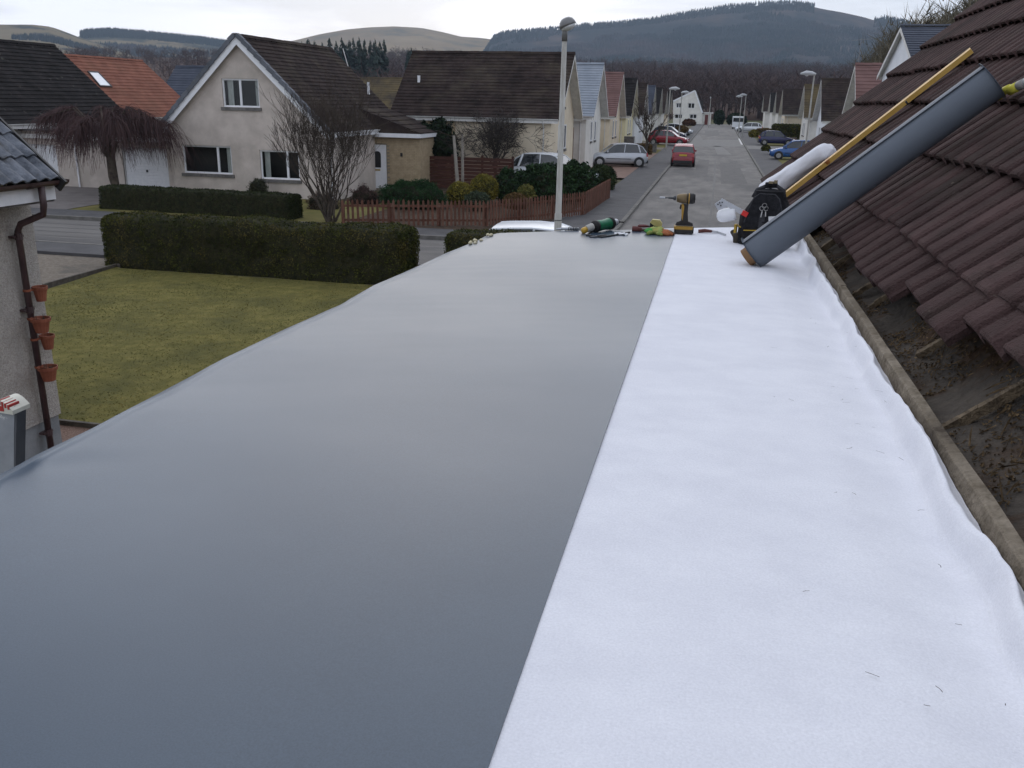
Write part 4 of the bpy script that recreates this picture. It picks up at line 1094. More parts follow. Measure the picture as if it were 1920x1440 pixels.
for y in (7.2, 8.1, NY + .0):
    b = MB(); pr2 = [(.068 * math.cos(PI + PI * k / 6), .068 * math.sin(PI + PI * k / 6)) for k in range(7)]
    b.add([(gx_ + a, yy, 3.27 + c) for yy in (y - .03, y + .03) for a, c in pr2], [(k, k + 1, 8 + k, 7 + k) for k in range(6)]); b.build('gutter_bracket', GUT, go)
PY = 8.28; PX = NX + .07
dpo = MB().tube([(gx_, PY, 3.23), (gx_, PY, 3.02), (gx_ - .02, PY, 2.92), (PX + .05, PY, 2.80), (PX, PY, 2.72), (PX, PY, .02)], .036, 10).build('downpipe', GUT, nb, smooth=True)
for z in (2.66, 1.83, .34):
    b = MB().tube([(PX, PY, z - .035), (PX, PY, z + .035)], .043, 10); b.box((NX, PY - .075, z - .012), (PX, PY + .075, z + .012)); b.build('pipe_bracket', GUT, dpo)
b = MB().tube([(NX + .2, -3, 2.87), (NX + .2, 7.7, 2.87)], .05, 10); b.build('pipe', GUT, nb)
# roof: corrugated grey tiles, one by one
NT = objrand(mat('grey_pantile', (.045, .052, .065), (.16, .172, .195), 7, rough=.7, bump=.5, bscale=60, spec=.3, c3=(.075, .068, .058), s3=6, r3=(.55, .75)), .15)
NS = math.radians(42); nsv = Vector((-math.cos(NS), 0, math.sin(NS))); nnv = Vector((math.sin(NS), 0, math.cos(NS))); nrp = Vector((NX + .46, 0, 3.30))
me = bpy.data.meshes.new('tile'); vs = []; fs = []
n = 17
for s, up in ((0, -.018), (0, .0), (.42, 0)):
    for k in range(n):
        x = .34 * k / (n - 1); vs.append((x - .17, s, up + .036 * (math.cos(2 * PI * k / 8) * -.5 + .5) ** .8))
for r in range(2):
    for k in range(n - 1): fs.append((r*n+k, r*n+k+1, (r+1)*n+k+1, (r+1)*n+k))
me.from_pydata(vs, [], fs); me.materials.append(NT); me.update()
for r in range(6):
    for k in range(14):
        y = NY - .07 - .17 - .34 * k
        M = frame(nrp + nsv * (-.05 + r * .345) + nnv * .03 + Vector((0, y, 0)), (0, 1, 0), nsv) @ Matrix.Rotation(-.075 + rng.gauss(0, .004), 4, 'X') @ Matrix.Rotation(rng.gauss(0, .006), 4, 'Z')
        o = bpy.data.objects.new('tile', me); col.objects.link(o); o.parent = nb; o.matrix_local = WM[nb.name].inverted() @ M
b = MB(); b.add([nrp + nsv * a + Vector((0, y, -.03)) for a, y in ((-.05, -3), (-.05, NY - .09), (4.2, NY - .09), (4.2, -3))], [(0, 1, 2, 3)]); b.build('roof_underlay', BLACKP, nb)
b = MB(); b.bar(nrp + nsv * -.1 + Vector((0, NY - .08, -.03)), nrp + nsv * 4.2 + Vector((0, NY - .08, -.03)), .03, .14, nnv); b.build('barge_board', BLACKP, nb)
mo = MB()
for k in range(40):
    p = nrp + nsv * rng.uniform(-.06, 0) + Vector((.0, 7.65 + rng.uniform(-.12, .12), .02)); mo.lathe([(.001, -.01), (.014, 0), (.001, .012)], Matrix.Translation(p), 5)
tag(mo.build('moss', mat('dry_moss', (.12, .075, .02), (.20, .15, .05), 30, rough=1)), kind='stuff')
# terracotta pots clipped to the downpipe
TERRA = mat('terracotta_plastic', (.20, .062, .035), (.27, .09, .05), 8, rough=.7)
for i, (px_, py_, side) in enumerate(((70, 556, 1), (66, 608, 0), (88, 648, 1), (77, 698, 0))):
    z = yp(px_, py_, PY).z
    dy, dx = ((.14, .05) if side else (-.01, .13))
    c_ = Vector((PX + dx, PY + dy, z))
    po = thing('plant_pot', ['small terracotta half pot on the brown downpipe, highest of four', 'wide terracotta pot on the brown downpipe, second from the top', 'small terracotta half pot on the brown downpipe, third from the top', 'wide terracotta pot on the brown downpipe, lowest of four'][i], 'plant pot', c_ - Vector((0, 0, .09)), 0, 'pots on the downpipe')
    k = 1.0 if not side else .78
    b = MB().lathe([(.066 * k, -.085), (.095 * k, .045), (.108 * k, .047), (.110 * k, .085), (.100 * k, .085), (.092 * k, .04), (.01, .035)], Matrix.Translation(c_), 14)
    b.build('pot', TERRA, po, smooth=False)
    b = MB().lathe([(.086 * k, .04), (.09 * k, .055), (.001, .06)], Matrix.Translation(c_), 10); b.build('soil', SOIL, po)
    b = MB().tube([(PX, PY, z + .05), (PX, PY, z + .075)], .044, 10); b.bar((PX, PY, z + .06), c_ + Vector((0, 0, .06)), .03, .02); b.build('clip', TERRA, po)
    if not side:
        b = MB()
        for q in range(7):
            a = rng.uniform(0, 6.28); b.tube([c_ + Vector((.05 * math.cos(a), .05 * math.sin(a), .05)), c_ + Vector((.06 * math.cos(a), .06 * math.sin(a), .10 + rng.uniform(0, .03)))], .003, 3)
        b.build('dead_stems', TWIG, po)

# ================================================================== FENCES
PICK = objrand(mat('red_brown_stained_wood', (.085, .038, .026), (.150, .070, .048), 4, rough=.85, bump=.4, bscale=50, spec=.15, stretch=(6, 6, 1), c3=(.16, .10, .07), s3=1.3, r3=(.5, .72)), .22)
fpts = [gp(x, y, .1) for x, y in ((644, 423), (912, 424), (1037, 411), (1096, 403), (1143, 371))]
fo = thing('picket_fence', 'long red brown picket fence curving round the corner garden', 'fence', fpts[0])
pm = bpy.data.meshes.new('picket')
b = MB().prism([(-.038, 0), (.038, 0), (.038, .80), (0, .865), (-.038, .80)], .018); pm.from_pydata(b.v, [], b.f); pm.materials.append(PICK); pm.update()
segs = list(zip(fpts, fpts[1:])); acc = 0; step = .165; nxt = 0; npk = 0
for a, c in segs:
    d = c - a; Ls = d.length; t = d.normalized()
    while nxt < acc + Ls and npk < 290:
        p = a + t * (nxt - acc)
        M = frame(p + Vector((0, 0, rng.uniform(.0, .03))), t, (0, 0, 1)) @ Matrix.Rotation(rng.gauss(0, .012), 4, 'Z')
        o = bpy.data.objects.new('picket', pm); col.objects.link(o); o.parent = fo; o.matrix_local = WM[fo.name].inverted() @ M; npk += 1
        if nxt > 3.3: step = .140
        nxt += step * rng.uniform(.94, 1.06)
    nrm = t.cross(Vector((0, 0, 1)))
    for z in (.19, .66):
        r_ = MB().bar(a + Vector((0, 0, z)) - nrm * .022, c + Vector((0, 0, z)) - nrm * .022, .04, .075); r_.build('rail', PICK, fo)
    m = max(1, round(Ls / 1.9))
    for k in range(m + 1):
        p = a + d * (k / m) - nrm * .08; MB().box((p.x - .045, p.y - .045, 0), (p.x + .045, p.y + .045, .84)).build('post', PICK, fo)
    acc += Ls

BOARD = objrand(mat('dark_stained_board', (.050, .020, .014), (.085, .036, .026), 4, rough=.85, bump=.4, bscale=40, stretch=(1, 6, 6)), .15)
bf = thing('board_fence', 'dark reddish brown fence of wide horizontal boards behind the golden shrubs', 'fence', (-11, 41, 0))
xa, xb = yp(792, 330, 41.5), yp(960, 330, 41.5)
for k in range(9):
    z = .12 + k * .165; MB().box((xa.x, 41.5 + rng.uniform(0, .012), z), (xb.x, 41.53, z + .15)).build('board', BOARD, bf)
for k in range(4):
    x = xa.x + (xb.x - xa.x) * k / 3; MB().box((x - .05, 41.54, 0), (x + .05, 41.64, 1.7)).build('post', BOARD, bf)

# ================================================================== VEGETATION
def leaf_mat(name, c1, c2, isl=.5, scale=3, c3=None, s3=1.2):
    return mat(name, c1, c2, scale, rough=.8, spec=.08, island=isl, c3=c3, s3=s3, r3=(.5, .7))
HEDGE = leaf_mat('hedge_leaf', (.022, .028, .007), (.062, .065, .015), .55, 2.0, c3=(.10, .076, .026), s3=1.6)
JUNI = leaf_mat('juniper_leaf', (.012, .032, .012), (.030, .062, .024), .5)
GOLD = leaf_mat('golden_leaf', (.10, .085, .015), (.20, .165, .035), .5, 4, c3=(.05, .062, .018), s3=3)
BALLB = leaf_mat('browning_leaf', (.075, .045, .020), (.13, .085, .035), .45)
RHODO = leaf_mat('glossy_dark_leaf', (.010, .022, .010), (.030, .055, .022), .6)
HOLLY = leaf_mat('holly_leaf', (.008, .014, .009), (.022, .034, .018), .6)

def leafy(mb, p, n, size, asp=.5, flat=.6):
    d = Vector((rng.gauss(0, 1), rng.gauss(0, 1), rng.gauss(0, 1))); nn = (n * flat + d * (1 - flat)).normalized()
    a = nn.orthogonal().normalized(); a.rotate(Matrix.Rotation(rng.uniform(0, 6.283), 3, nn)); c = nn.cross(a)
    l = size * rng.uniform(.6, 1.3)
    i = len(mb.v); mb.v += [tuple(p - a * l * .5), tuple(p + c * l * asp * .5), tuple(p + a * l * .5 + nn * l * .15), tuple(p - c * l * asp * .5)]
    mb.f += [(i, i + 1, i + 2, i + 3)]

def hedge(label, a, c, wd, z0, ht, nleaf, size=.05, r=.22, m=HEDGE, seed=0.0, lump=.05):
    a = Vector(a); c = Vector(c); d = (c - a); Lh = d.length; t = d.normalized(); s = Vector((-t.y, t.x, 0)); hx, hy, hz_ = Lh / 2, wd / 2, ht / 2
    ce = (a + c) / 2; ce.z = z0 + hz_
    def rb(p):                                            # rounded box: p on the plain box -> p, n
        q = Vector((max(-hx + r, min(hx - r, p.x)), max(-hy + r, min(hy - r, p.y)), max(-hz_ - 1, min(hz_ - r, p.z))))
        n = (p - q); n = n.normalized() if n.length > 1e-6 else Vector((0, 0, 1))
        k = fbm(q.x * .9 + seed, q.y * .9, q.z * .9 + seed, 3) * lump + fbm(q.x * 4 + seed, q.y * 4, q.z * 4, 2) * .02
        return q + n * (r + k), n
    W = lambda p: ce + t * p.x + s * p.y + Vector((0, 0, p.z))
    Wn = lambda n: t * n.x + s * n.y + Vector((0, 0, n.z))
    o = thing('hedge', label, 'hedge', (ce.x, ce.y, z0))
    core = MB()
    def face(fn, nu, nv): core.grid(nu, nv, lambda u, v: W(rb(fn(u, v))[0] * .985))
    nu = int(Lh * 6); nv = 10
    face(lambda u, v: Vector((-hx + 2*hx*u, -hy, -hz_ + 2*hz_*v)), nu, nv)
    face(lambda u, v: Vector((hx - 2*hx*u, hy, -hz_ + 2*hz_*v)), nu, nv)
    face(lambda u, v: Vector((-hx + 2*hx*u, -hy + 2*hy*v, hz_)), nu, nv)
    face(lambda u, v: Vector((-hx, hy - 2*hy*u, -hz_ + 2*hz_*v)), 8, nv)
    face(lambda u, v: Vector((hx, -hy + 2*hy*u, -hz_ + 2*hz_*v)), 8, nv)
    core.build('dark_core', mat('hedge_inside', (.012, .013, .006), (.035, .032, .014), 9, rough=1, bump=1, bscale=40), o, smooth=True)  # closed shell under the leaves, inner shade put into its dark colour
    lv = MB(); A1 = 2*hx*2*hz_; A2 = 2*hx*2*hy; A3 = 2*hy*2*hz_; T = 2*A1 + A2 + 2*A3
    for k in range(nleaf):
        x = rng.random() * T
        if x < 2*A1: p = Vector((rng.uniform(-hx, hx), hy if x < A1 else -hy, rng.uniform(-hz_, hz_)))
        elif x < 2*A1 + A2: p = Vector((rng.uniform(-hx, hx), rng.uniform(-hy, hy), hz_))
        else: p = Vector((hx if x > T - A3 else -hx, rng.uniform(-hy, hy), rng.uniform(-hz_, hz_)))
        q, n = rb(p); q = q + n * rng.uniform(-.05, .02 + .02 * (rng.random() ** 3))
        leafy(lv, W(q), Wn(n), size, .55, .45)
    lv.build('foliage', m, o)
    return o
hy_ = 19.65
hl_ = yp(204, 470, 19.65).x + .1; hr_ = yp(764, 500, 19.2).x
hedge('long clipped hedge between our lawn and the road, its top edge browned', (hl_, hy_, 0), (hr_, hy_, 0), 1.05, 0, 1.30, 52000, .05, .26, seed=1.0, lump=.10)
h2 = yp(830, 470, 19.2).x
hedge('short clipped hedge half hidden by the far left corner of the flat roof', (h2, hy_, 0), (h2 + 3.0, hy_, 0), 1.0, 0, 1.33, 16000, .05, .26, seed=7.0)
ba, bb = gp(186, 391, .1), gp(548, 413, .1)
hedge('low dark hedge on the far side of the road in front of the cream house', (ba.x, ba.y + .45, 0), (bb.x, bb.y + .45, 0), .9, .1, .82, 26000, .06, .15, leaf_mat('dark_hedge_leaf', (.016, .022, .009), (.038, .045, .018), .5), 3.0, .04)

def shrub(name, label, ce, rad, nleaf, size, m, lump=.18, base=True, asp=.5, cat='shrub', group=None, fq=2.2, flat=.45):
    ce = Vector(ce); o = thing(name, label, cat, (ce.x, ce.y, ce.z - rad[2]), 0, group)
    sd_ = rng.uniform(0, 50)
    def surf(d, k=1.0):
        l = 1 + lump * fbm(d.x * fq + sd_, d.y * fq, d.z * fq, 3)
        return Vector((ce.x + d.x * rad[0] * l * k, ce.y + d.y * rad[1] * l * k, ce.z + d.z * rad[2] * l * k))
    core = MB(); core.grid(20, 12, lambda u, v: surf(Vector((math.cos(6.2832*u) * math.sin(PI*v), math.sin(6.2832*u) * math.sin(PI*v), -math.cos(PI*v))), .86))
    core.build('dark_core', mat('shrub_inside', (.010, .011, .006), (.028, .026, .013), 9, rough=1), o, smooth=True)  # solid blob, its dark colour stands in for shade among the leaves
    lv = MB()
    for k in range(nleaf):
        d = Vector((rng.gauss(0, 1), rng.gauss(0, 1), rng.gauss(0, 1))).normalized()
        if d.z < -.75: d.z = -d.z
        p = surf(d, rng.uniform(.84, 1.04)); leafy(lv, p, d, size, asp, flat)
    lv.build('foliage', m, o)
    return o
def sh(px, pyb, pyt, wpx, D):                             # centre and radii from the picture at distance D
    a = yp(px, pyb, D); t = yp(px, pyt, D); w_ = wpx / F * D / 2
    return Vector((a.x, D + w_ * .4, max(.1, (a.z + t.z) / 2 - .02))), w_, (t.z - a.z) / 2
def shr(name, label, px, pyb, pyt, wpx, D, nleaf, size, m, **k):
    c, w_, h_ = sh(px, pyb, pyt, wpx, D); c.z = .1 + h_ * .9 if c.z - h_ < -.5 else c.z
    return shrub(name, label, c, (w_, w_ * .8, h_), nleaf, size, m, **k)
shr('juniper_bush', 'wide low dark green bush with feathery tips behind the picket fence', 768, 400, 340, 130, 33.0, 7000, .14, JUNI, asp=.22, lump=.22, flat=.2)
shr('golden_shrub', 'yellow green clipped dome shrub beside the two pale stems', 860, 392, 341, 54, 34.5, 5200, .07, GOLD, lump=.06)
shr('golden_shrub', 'larger yellow green ball shrub in front of the dark leafy bushes', 905, 380, 327, 56, 35.5, 5600, .07, GOLD, lump=.06)
shr('ball_shrub', 'brown clipped ball shrub just behind the picket fence', 964, 396, 362, 50, 32.6, 4600, .07, BALLB, lump=.06)
shr('small_bush', 'small grey green bush low behind the fence between the golden domes', 893, 395, 360, 54, 33.2, 2600, .08, leaf_mat('grey_green_leaf', (.03, .042, .025), (.06, .075, .045), .5))
shr('laurel_bush', 'upright dark leafy bush left of the rhododendrons', 947, 385, 318, 40, 36.0, 2200, .13, RHODO, lump=.3)
shr('rhododendron_bush', 'big dark rhododendron in front of the white car, lamp post crossing it', 1012, 390, 309, 110, 37.0, 6500, .15, RHODO, lump=.35)
shr('rhododendron_bush', 'dark rhododendron right of the lamp post', 1072, 385, 308, 84, 38.0, 5200, .15, RHODO, lump=.35)
shr('yellowing_bush', 'small bush with yellow variegated leaves under the rhododendron', 985, 375, 347, 34, 34.8, 1500, .11, leaf_mat('variegated_leaf', (.05, .065, .02), (.17, .15, .045), .6))
shr('round_bush', 'rounded dark bush at the street end of the picket fence', 1124, 366, 309, 56, 44.0, 5200, .11, leaf_mat('privet_leaf', (.016, .026, .011), (.038, .05, .02), .5), lump=.15)
shr('small_conifer', 'small spiky evergreen against the cream wall below the two windows', 482, 372, 336, 38, 33.6, 900, .2, leaf_mat('spiky_leaf', (.03, .036, .022), (.07, .07, .045), .6), asp=.12, flat=.0, lump=.4)
shr('withered_shrub', 'low reddish brown withered shrub in front of the white door', 680, 395, 352, 60, 33.5, 2600, .14, leaf_mat('withered_leaf', (.050, .028, .026), (.085, .052, .046), .4), asp=.12, flat=.0, lump=.4)
shr('withered_shrub', 'brown withered shrub at the foot of the bare many stemmed bush', 600, 412, 365, 70, 31.5, 2600, .14, leaf_mat('withered_leaf2', (.055, .036, .026), (.10, .07, .05), .4), asp=.12, flat=.0, lump=.4)
shr('holly_tree', 'dark glossy holly tree at the left end of the wide brown roof house', 815, 318, 232, 74, 42.4, 4600, .2, HOLLY, lump=.45, cat='tree')

# bare trees and bushes
def bare_tree(name, label, base, trunks, crown_m=TWIG, trunk_m=BARK, group=None):
    """trunks: list of (dir, length, radius, depth, kwargs)"""
    o = thing(name, label, 'tree', base, 0, group); tm = MB(); cm = MB()
    for (off, d, ln, r, dep, kw) in trunks:
        p = Vector(base) + Vector(off); d = Vector(d).normalized(); pts = [p]; rs = [r]; dd = d.copy()
        for i in range(4):
            dd = (dd + Vector((rng.gauss(0, .07), rng.gauss(0, .07), .04))).normalized(); pts.append(pts[-1] + dd * ln / 4); rs.append(r * (1 - .10 * (i + 1)))
        tm.tube(pts, rs, 7, cap=False)
        for k in range(kw.pop('n0', 5)):
            i = rng.choice([2, 3, 4, 4, 4]); ax = dd.orthogonal().normalized(); ax.rotate(Matrix.Rotation(rng.uniform(0, 6.28), 3, dd))
            nd = (dd + ax * rng.uniform(.25, .8) * kw.get('spread', .55) / .55 + Vector((0, 0, .2))).normalized()
            limb(cm, pts[i], nd, kw.get('ln', ln * .7) * rng.uniform(.7, 1.15), rs[i] * .62, dep, kw.get('up', .25), kw.get('spread', .55), kw.get('kn', (2, 4)), 4, kw.get('wob', .12), kw.get('ratio', .7), kw.get('minr', .006))
    tm.build('trunk', trunk_m, o); cm.build('crown', crown_m, o)
    return o
# many stemmed bare bush in front of the cream house
bx = gp(622, 416, .1)
tr = []
for k in range(15):
    a = rng.uniform(0, 6.28); sp_ = rng.uniform(.10, .7)
    tr.append(((rng.uniform(-.22, .22), rng.uniform(-.15, .15), 0), (math.cos(a) * sp_ + .02, math.sin(a) * sp_ * .6, 1), rng.uniform(1.0, 1.7), rng.uniform(.03, .05), 4, dict(n0=4, up=.42, spread=.46, kn=(2, 3), ln=1.2, ratio=.76, minr=.0045)))
bare_tree('bare_bush', 'tall bare many stemmed bush growing in front of the cream gable', bx, tr)
# dark twiggy tree before the wide brown roof house
p_ = Vector((yp(930, 340, 42).x, 42, .1))
bare_tree('bare_tree', 'dark twiggy garden tree in front of the wide brown roof house', p_, [((0, 0, 0), (.02, 0, 1), 1.35, .11, 4, dict(n0=14, up=.02, spread=.85, kn=(3, 4), ln=1.15, ratio=.74, minr=.008))], mat('dark_twig', (.03, .025, .022), (.055, .046, .04), 2, rough=.95))
# tree by the silver hatchback
p_ = Vector((gp(1211, 300).x, gp(1211, 302).y, .1))
bare_tree('bare_tree', 'small pruned bare tree on the verge right of the silver hatchback', p_, [((0, 0, 0), (-.02, 0, 1), 1.3, .16, 3, dict(n0=9, up=.38, spread=.42, kn=(2, 4), ln=1.35, ratio=.68, minr=.016))])
# two pale dead stems
pm_ = mat('pale_bark', (.20, .18, .155), (.30, .275, .24), 4, rough=.95, bump=.4)
s0 = yp(857, 345, 36.5); s1 = yp(851, 254, 36.5)
o = thing('dead_tree_stem', 'pale crooked dead stem, left one of the pair behind the golden shrubs', 'tree', (s0.x, 36.5, .1)); MB().tube([(s0.x + .05, 36.5, .1), (s0.x + .02, 36.5, .9), s0 + Vector((-.03, 0, .7)), s1], [.085, .08, .075, .06], 7).build('trunk', pm_, o)
b = MB()
for k in range(5): limb(b, s1 - Vector((0, 0, rng.uniform(0, .5))), Vector((rng.gauss(0, 1), rng.gauss(0, .5), .7)).normalized(), .5, .016, 1, minr=.006)
b.build('crown', TWIG, o)
s0 = yp(867, 345, 36.8); s1 = yp(867, 252, 36.8)
o = thing('dead_tree_stem', 'pale straight dead stem, right one of the pair behind the golden shrubs', 'tree', (s0.x, 36.8, .1)); MB().tube([(s0.x, 36.8, .1), (s0.x + .01, 36.8, 1.2), s1], [.07, .065, .05], 7).build('trunk', pm_, o)
b = MB()
for k in range(4): limb(b, s1 - Vector((0, 0, rng.uniform(0, .4))), Vector((rng.gauss(0, 1), rng.gauss(0, .5), .7)).normalized(), .45, .014, 1, minr=.006)
b.build('crown', TWIG, o)

# weeping tree in front of the garages
WY = 32.4
wb = Vector((yp(216, 356, WY).x, WY, .1)); wt = yp(206, 290, WY)
wo_ = thing('weeping_tree', 'bare weeping tree with a mop of hanging purple brown twigs before the garages', 'tree', wb)
b = MB(); b.tube([wb, wb + Vector((.03, 0, .45)), wb + Vector((-.02, 0, .8)), wt + Vector((.02, 0, -.1)), wt + Vector((-.03, 0, .15)), wt + Vector((-.05, 0, .4))], [.20, .165, .19, .17, .27, .22], 10); b.tube([wt + Vector((0, 0, .0)), wt + Vector((.25, -.05, .2)), wt + Vector((.36, -.08, .5))], [.14, .10, .06], 7)
nd_ = wt + Vector((-.15, 0, .3))
top = yp(205, 203, WY)
arms = []
for k in range(17):
    a = k * 6.283 / 17 + rng.uniform(-.2, .2); rx = rng.uniform(1.2, 3.1); ry = rng.uniform(.9, 2.0); zt = top.z - rng.uniform(.0, .55)
    e_ = Vector((nd_.x + math.cos(a) * rx, nd_.y + math.sin(a) * ry, zt - rng.uniform(.15, .6)))
    m_ = Vector((nd_.x + math.cos(a) * rx * .45, nd_.y + math.sin(a) * ry * .45, zt + .08))
    pts = [nd_, nd_.lerp(m_, .55) + Vector((0, 0, .1)), m_, m_.lerp(e_, .5) + Vector((0, 0, .06)), e_]
    b.tube(pts, [.075, .05, .038, .026, .015], 5, cap=False); arms.append(pts)
b.build('trunk', BARK, wo_)
tw = MB()
for k in range(3300):
    pts = rng.choice(arms); t = rng.random() ** .8 * 3.2 + .8; i = min(3, int(t)); p = pts[i].lerp(pts[i + 1], t - i)
    out_ = Vector((p.x - nd_.x, p.y - nd_.y, 0)); out_ = out_.normalized() if out_.length > .01 else Vector((1, 0, 0))
    out_.rotate(Matrix.Rotation(rng.gauss(0, .8), 3, 'Z'))
    ln = rng.uniform(.7, 2.0); sp_ = rng.uniform(.12, .75); q = [p]; cur = p.copy(); v = out_ * sp_ + Vector((0, 0, rng.uniform(.05, .5)))
    for s in range(5):
        cur = cur + v * ln / 5; v = (v + Vector((rng.gauss(0, .08), rng.gauss(0, .08), -.5))); q.append(cur.copy())
        if cur.z < 1.35 + .2 * rng.random(): break
    tw.tube(q, [.008 - .0009 * i for i in range(len(q))], 3, cap=False)
tw.build('crown', TWIGP, wo_)

# low garden things along the street
shr('clipped_bush', 'dark cypress bush beyond the end of the street, left of two', 1347, 236, 207, 19, 200, 1500, .5, HOLLY, lump=.1)
shr('clipped_bush', 'broad dark cypress hedge clump beyond the end of the street, right of two', 1380, 236, 213, 34, 198, 1800, .5, HOLLY, lump=.15)
shr('garden_bush', 'yellow brown round bush in front of the far cars on the left', 1277, 250, 236, 22, 118, 900, .35, BALLB, lump=.2)
shr('garden_bush', 'reddish low bush in front of the white end house', 1292, 236, 224, 22, 150, 800, .45, leaf_mat('red_bush_leaf', (.06, .03, .02), (.10, .05, .03), .4), lump=.2)
shr('garden_bush', 'golden bush by the right pavement left of the dark blue hatchback', 1413, 258, 244, 16, 106, 900, .3, GOLD, lump=.2)
shr('garden_bush', 'small round bush on the plot in front of the dark blue hatchback', 1436, 283, 273, 14, 84, 700, .25, HEDGE, lump=.3)
hedge('dark hedge behind the dark blue hatchback on the right', (6.5, 116, 0), (11.5, 116, 0), 1.2, .1, 2.0, 3500, .3, .3, HEDGE, 2.0)
hedge('low brown hedge left of the street behind the small pruned tree', (-8, 77, 0), (-5.3, 77, 0), .8, .1, .8, 2500, .18, .2, BALLB, 4.0)
hedge('brown hedge along the front of the far houses on the right', (5.3, 131, 0), (8.5, 131, 0), 1.0, .1, 1.1, 2000, .25, .2, BALLB, 5.0)
wl = thing('garden_wall', 'low grey garden wall behind the pruned tree on the left', 'wall', (-5.6, 84, 0)); b = MB(); b.box((-8.2, 80.2, 0), (-5.1, 80.45, .8)); b.build('wall', STONE, wl)
b = MB(); b.box((-8.25, 80.15, .802), (-5.05, 80.5, .87)); b.build('coping', KERB, wl)
wl = thing('garden_wall', 'low pinkish boundary wall on the right before the far cars', 'wall', (6.8, 113, 0)); b = MB(); b.box((5.0, 112.8, 0), (9.2, 113.0, .65)); b.build('wall', MONO, wl)
b = MB(); b.box((4.95, 112.75, .652), (9.25, 113.05, .72)); b.build('coping', KERB, wl)
wl = thing('brick_pillar', 'short dark stone pillar beside the third house of the left row', 'wall', (-7, 74.5, 0)); b = MB()
for k in range(9): b.box((-7.4, 74.2, .1 + k * .17), (-6.6, 75, .255 + k * .17))
b.build('pillar', STONE, wl)

# ================================================================== STREET LAMPS
POLE = mat('galvanised_pole', (.30, .29, .26), (.42, .41, .38), 3, rough=.6, spec=.4, stretch=(4, 4, .6), c3=(.24, .225, .19), s3=2.5, r3=(.5, .75))
LHEAD = mat('lamp_head_grey', (.11, .11, .11), (.16, .16, .16), 6, rough=.35, spec=.5)
LGLASS = mat('lamp_bowl', (.55, .56, .57), rough=.15, spec=.6)
lx = yp(1046, 425, 19.3).x
lp = thing('street_lamp', 'tall pale street lamp nearest the flat roof, with a domed head', 'street lamp', (lx, 19.3, .11), 0, 'street lamps')
b = MB().tube([(lx, 19.3, .11), (lx, 19.3, 1.85), (lx, 19.3, 1.86), (lx, 19.3, 5.55)], [.084, .082, .068, .052], 14); b.build('pole', POLE, lp, smooth=True)
b = MB().tube([(lx, 19.3, 1.70), (lx, 19.3, 1.715)], .086, 14); b.build('band', ALUD, lp)
hd_ = Vector((lx + .06, 19.3, 5.70)); HT = Matrix.Translation(hd_) @ Matrix.Rotation(math.radians(-24), 4, 'Y')
b = MB().lathe([(.01, .17), (.09, .155), (.145, .11), (.175, .04), (.18, -.01), (.17, -.012), (.01, -.012)], HT, 20); b.tube([(lx, 19.3, 5.4), (lx, 19.3, 5.72)], .06, 12); b.build('head', LHEAD, lp, smooth=True)
b = MB().lathe([(.165, -.014), (.15, -.05), (.09, -.085), (.01, -.095)], HT, 18); b.build('bowl', LGLASS, lp, smooth=True)
def far_lamp(label, px, pyt, D, h, dirx, mat_=None):
    t = yp(px, pyt, D); zb = t.z - h
    o = thing('street_lamp', label, 'street lamp', (t.x, D, max(.1, zb)), 0, 'street lamps'); zb = max(.1, zb)
    MB().tube([(t.x, D, zb), (t.x, D, zb + 1.4), (t.x, D, zb + 1.42), (t.x, D, t.z - .05)], [.085, .083, .065, .045], 8).build('pole', POLE, o)
    b = MB(); s = dirx
    pts = [(t.x - s * .1, D, t.z - .04), (t.x + s * .15, D, t.z + .01), (t.x + s * .5, D, t.z + .03), (t.x + s * .85, D, t.z - .02)]
    b.tube(pts, [.06, .13, .15, .05], 8); b.build('head', mat('pale_lamp_head', (.42, .43, .44), rough=.4), o)
    MB().lathe([(.10, 0), (.09, -.05), (.01, -.08)], Matrix.Translation((t.x + s * .45, D, t.z - .1)), 8).build('bowl', LGLASS, o)
far_lamp('street lamp on the right side beside the maroon roofs, head reaching left', 1527, 138, 62, 6.3, -1)
far_lamp('street lamp on the left pavement behind the small pruned tree, head to the right', 1257, 166, 86, 6.0, 1)
far_lamp('left side street lamp just in front of the white end house', 1279, 173, 108, 6.0, 1)
far_lamp('slim street lamp standing alone right of the white end house', 1333, 183, 175, 6.0, -.2)
far_lamp('far right street lamp, nearer of the close pair', 1399, 178, 128, 6.0, -1)
far_lamp('far right street lamp, farther of the close pair', 1391, 181, 142, 6.0, -1)

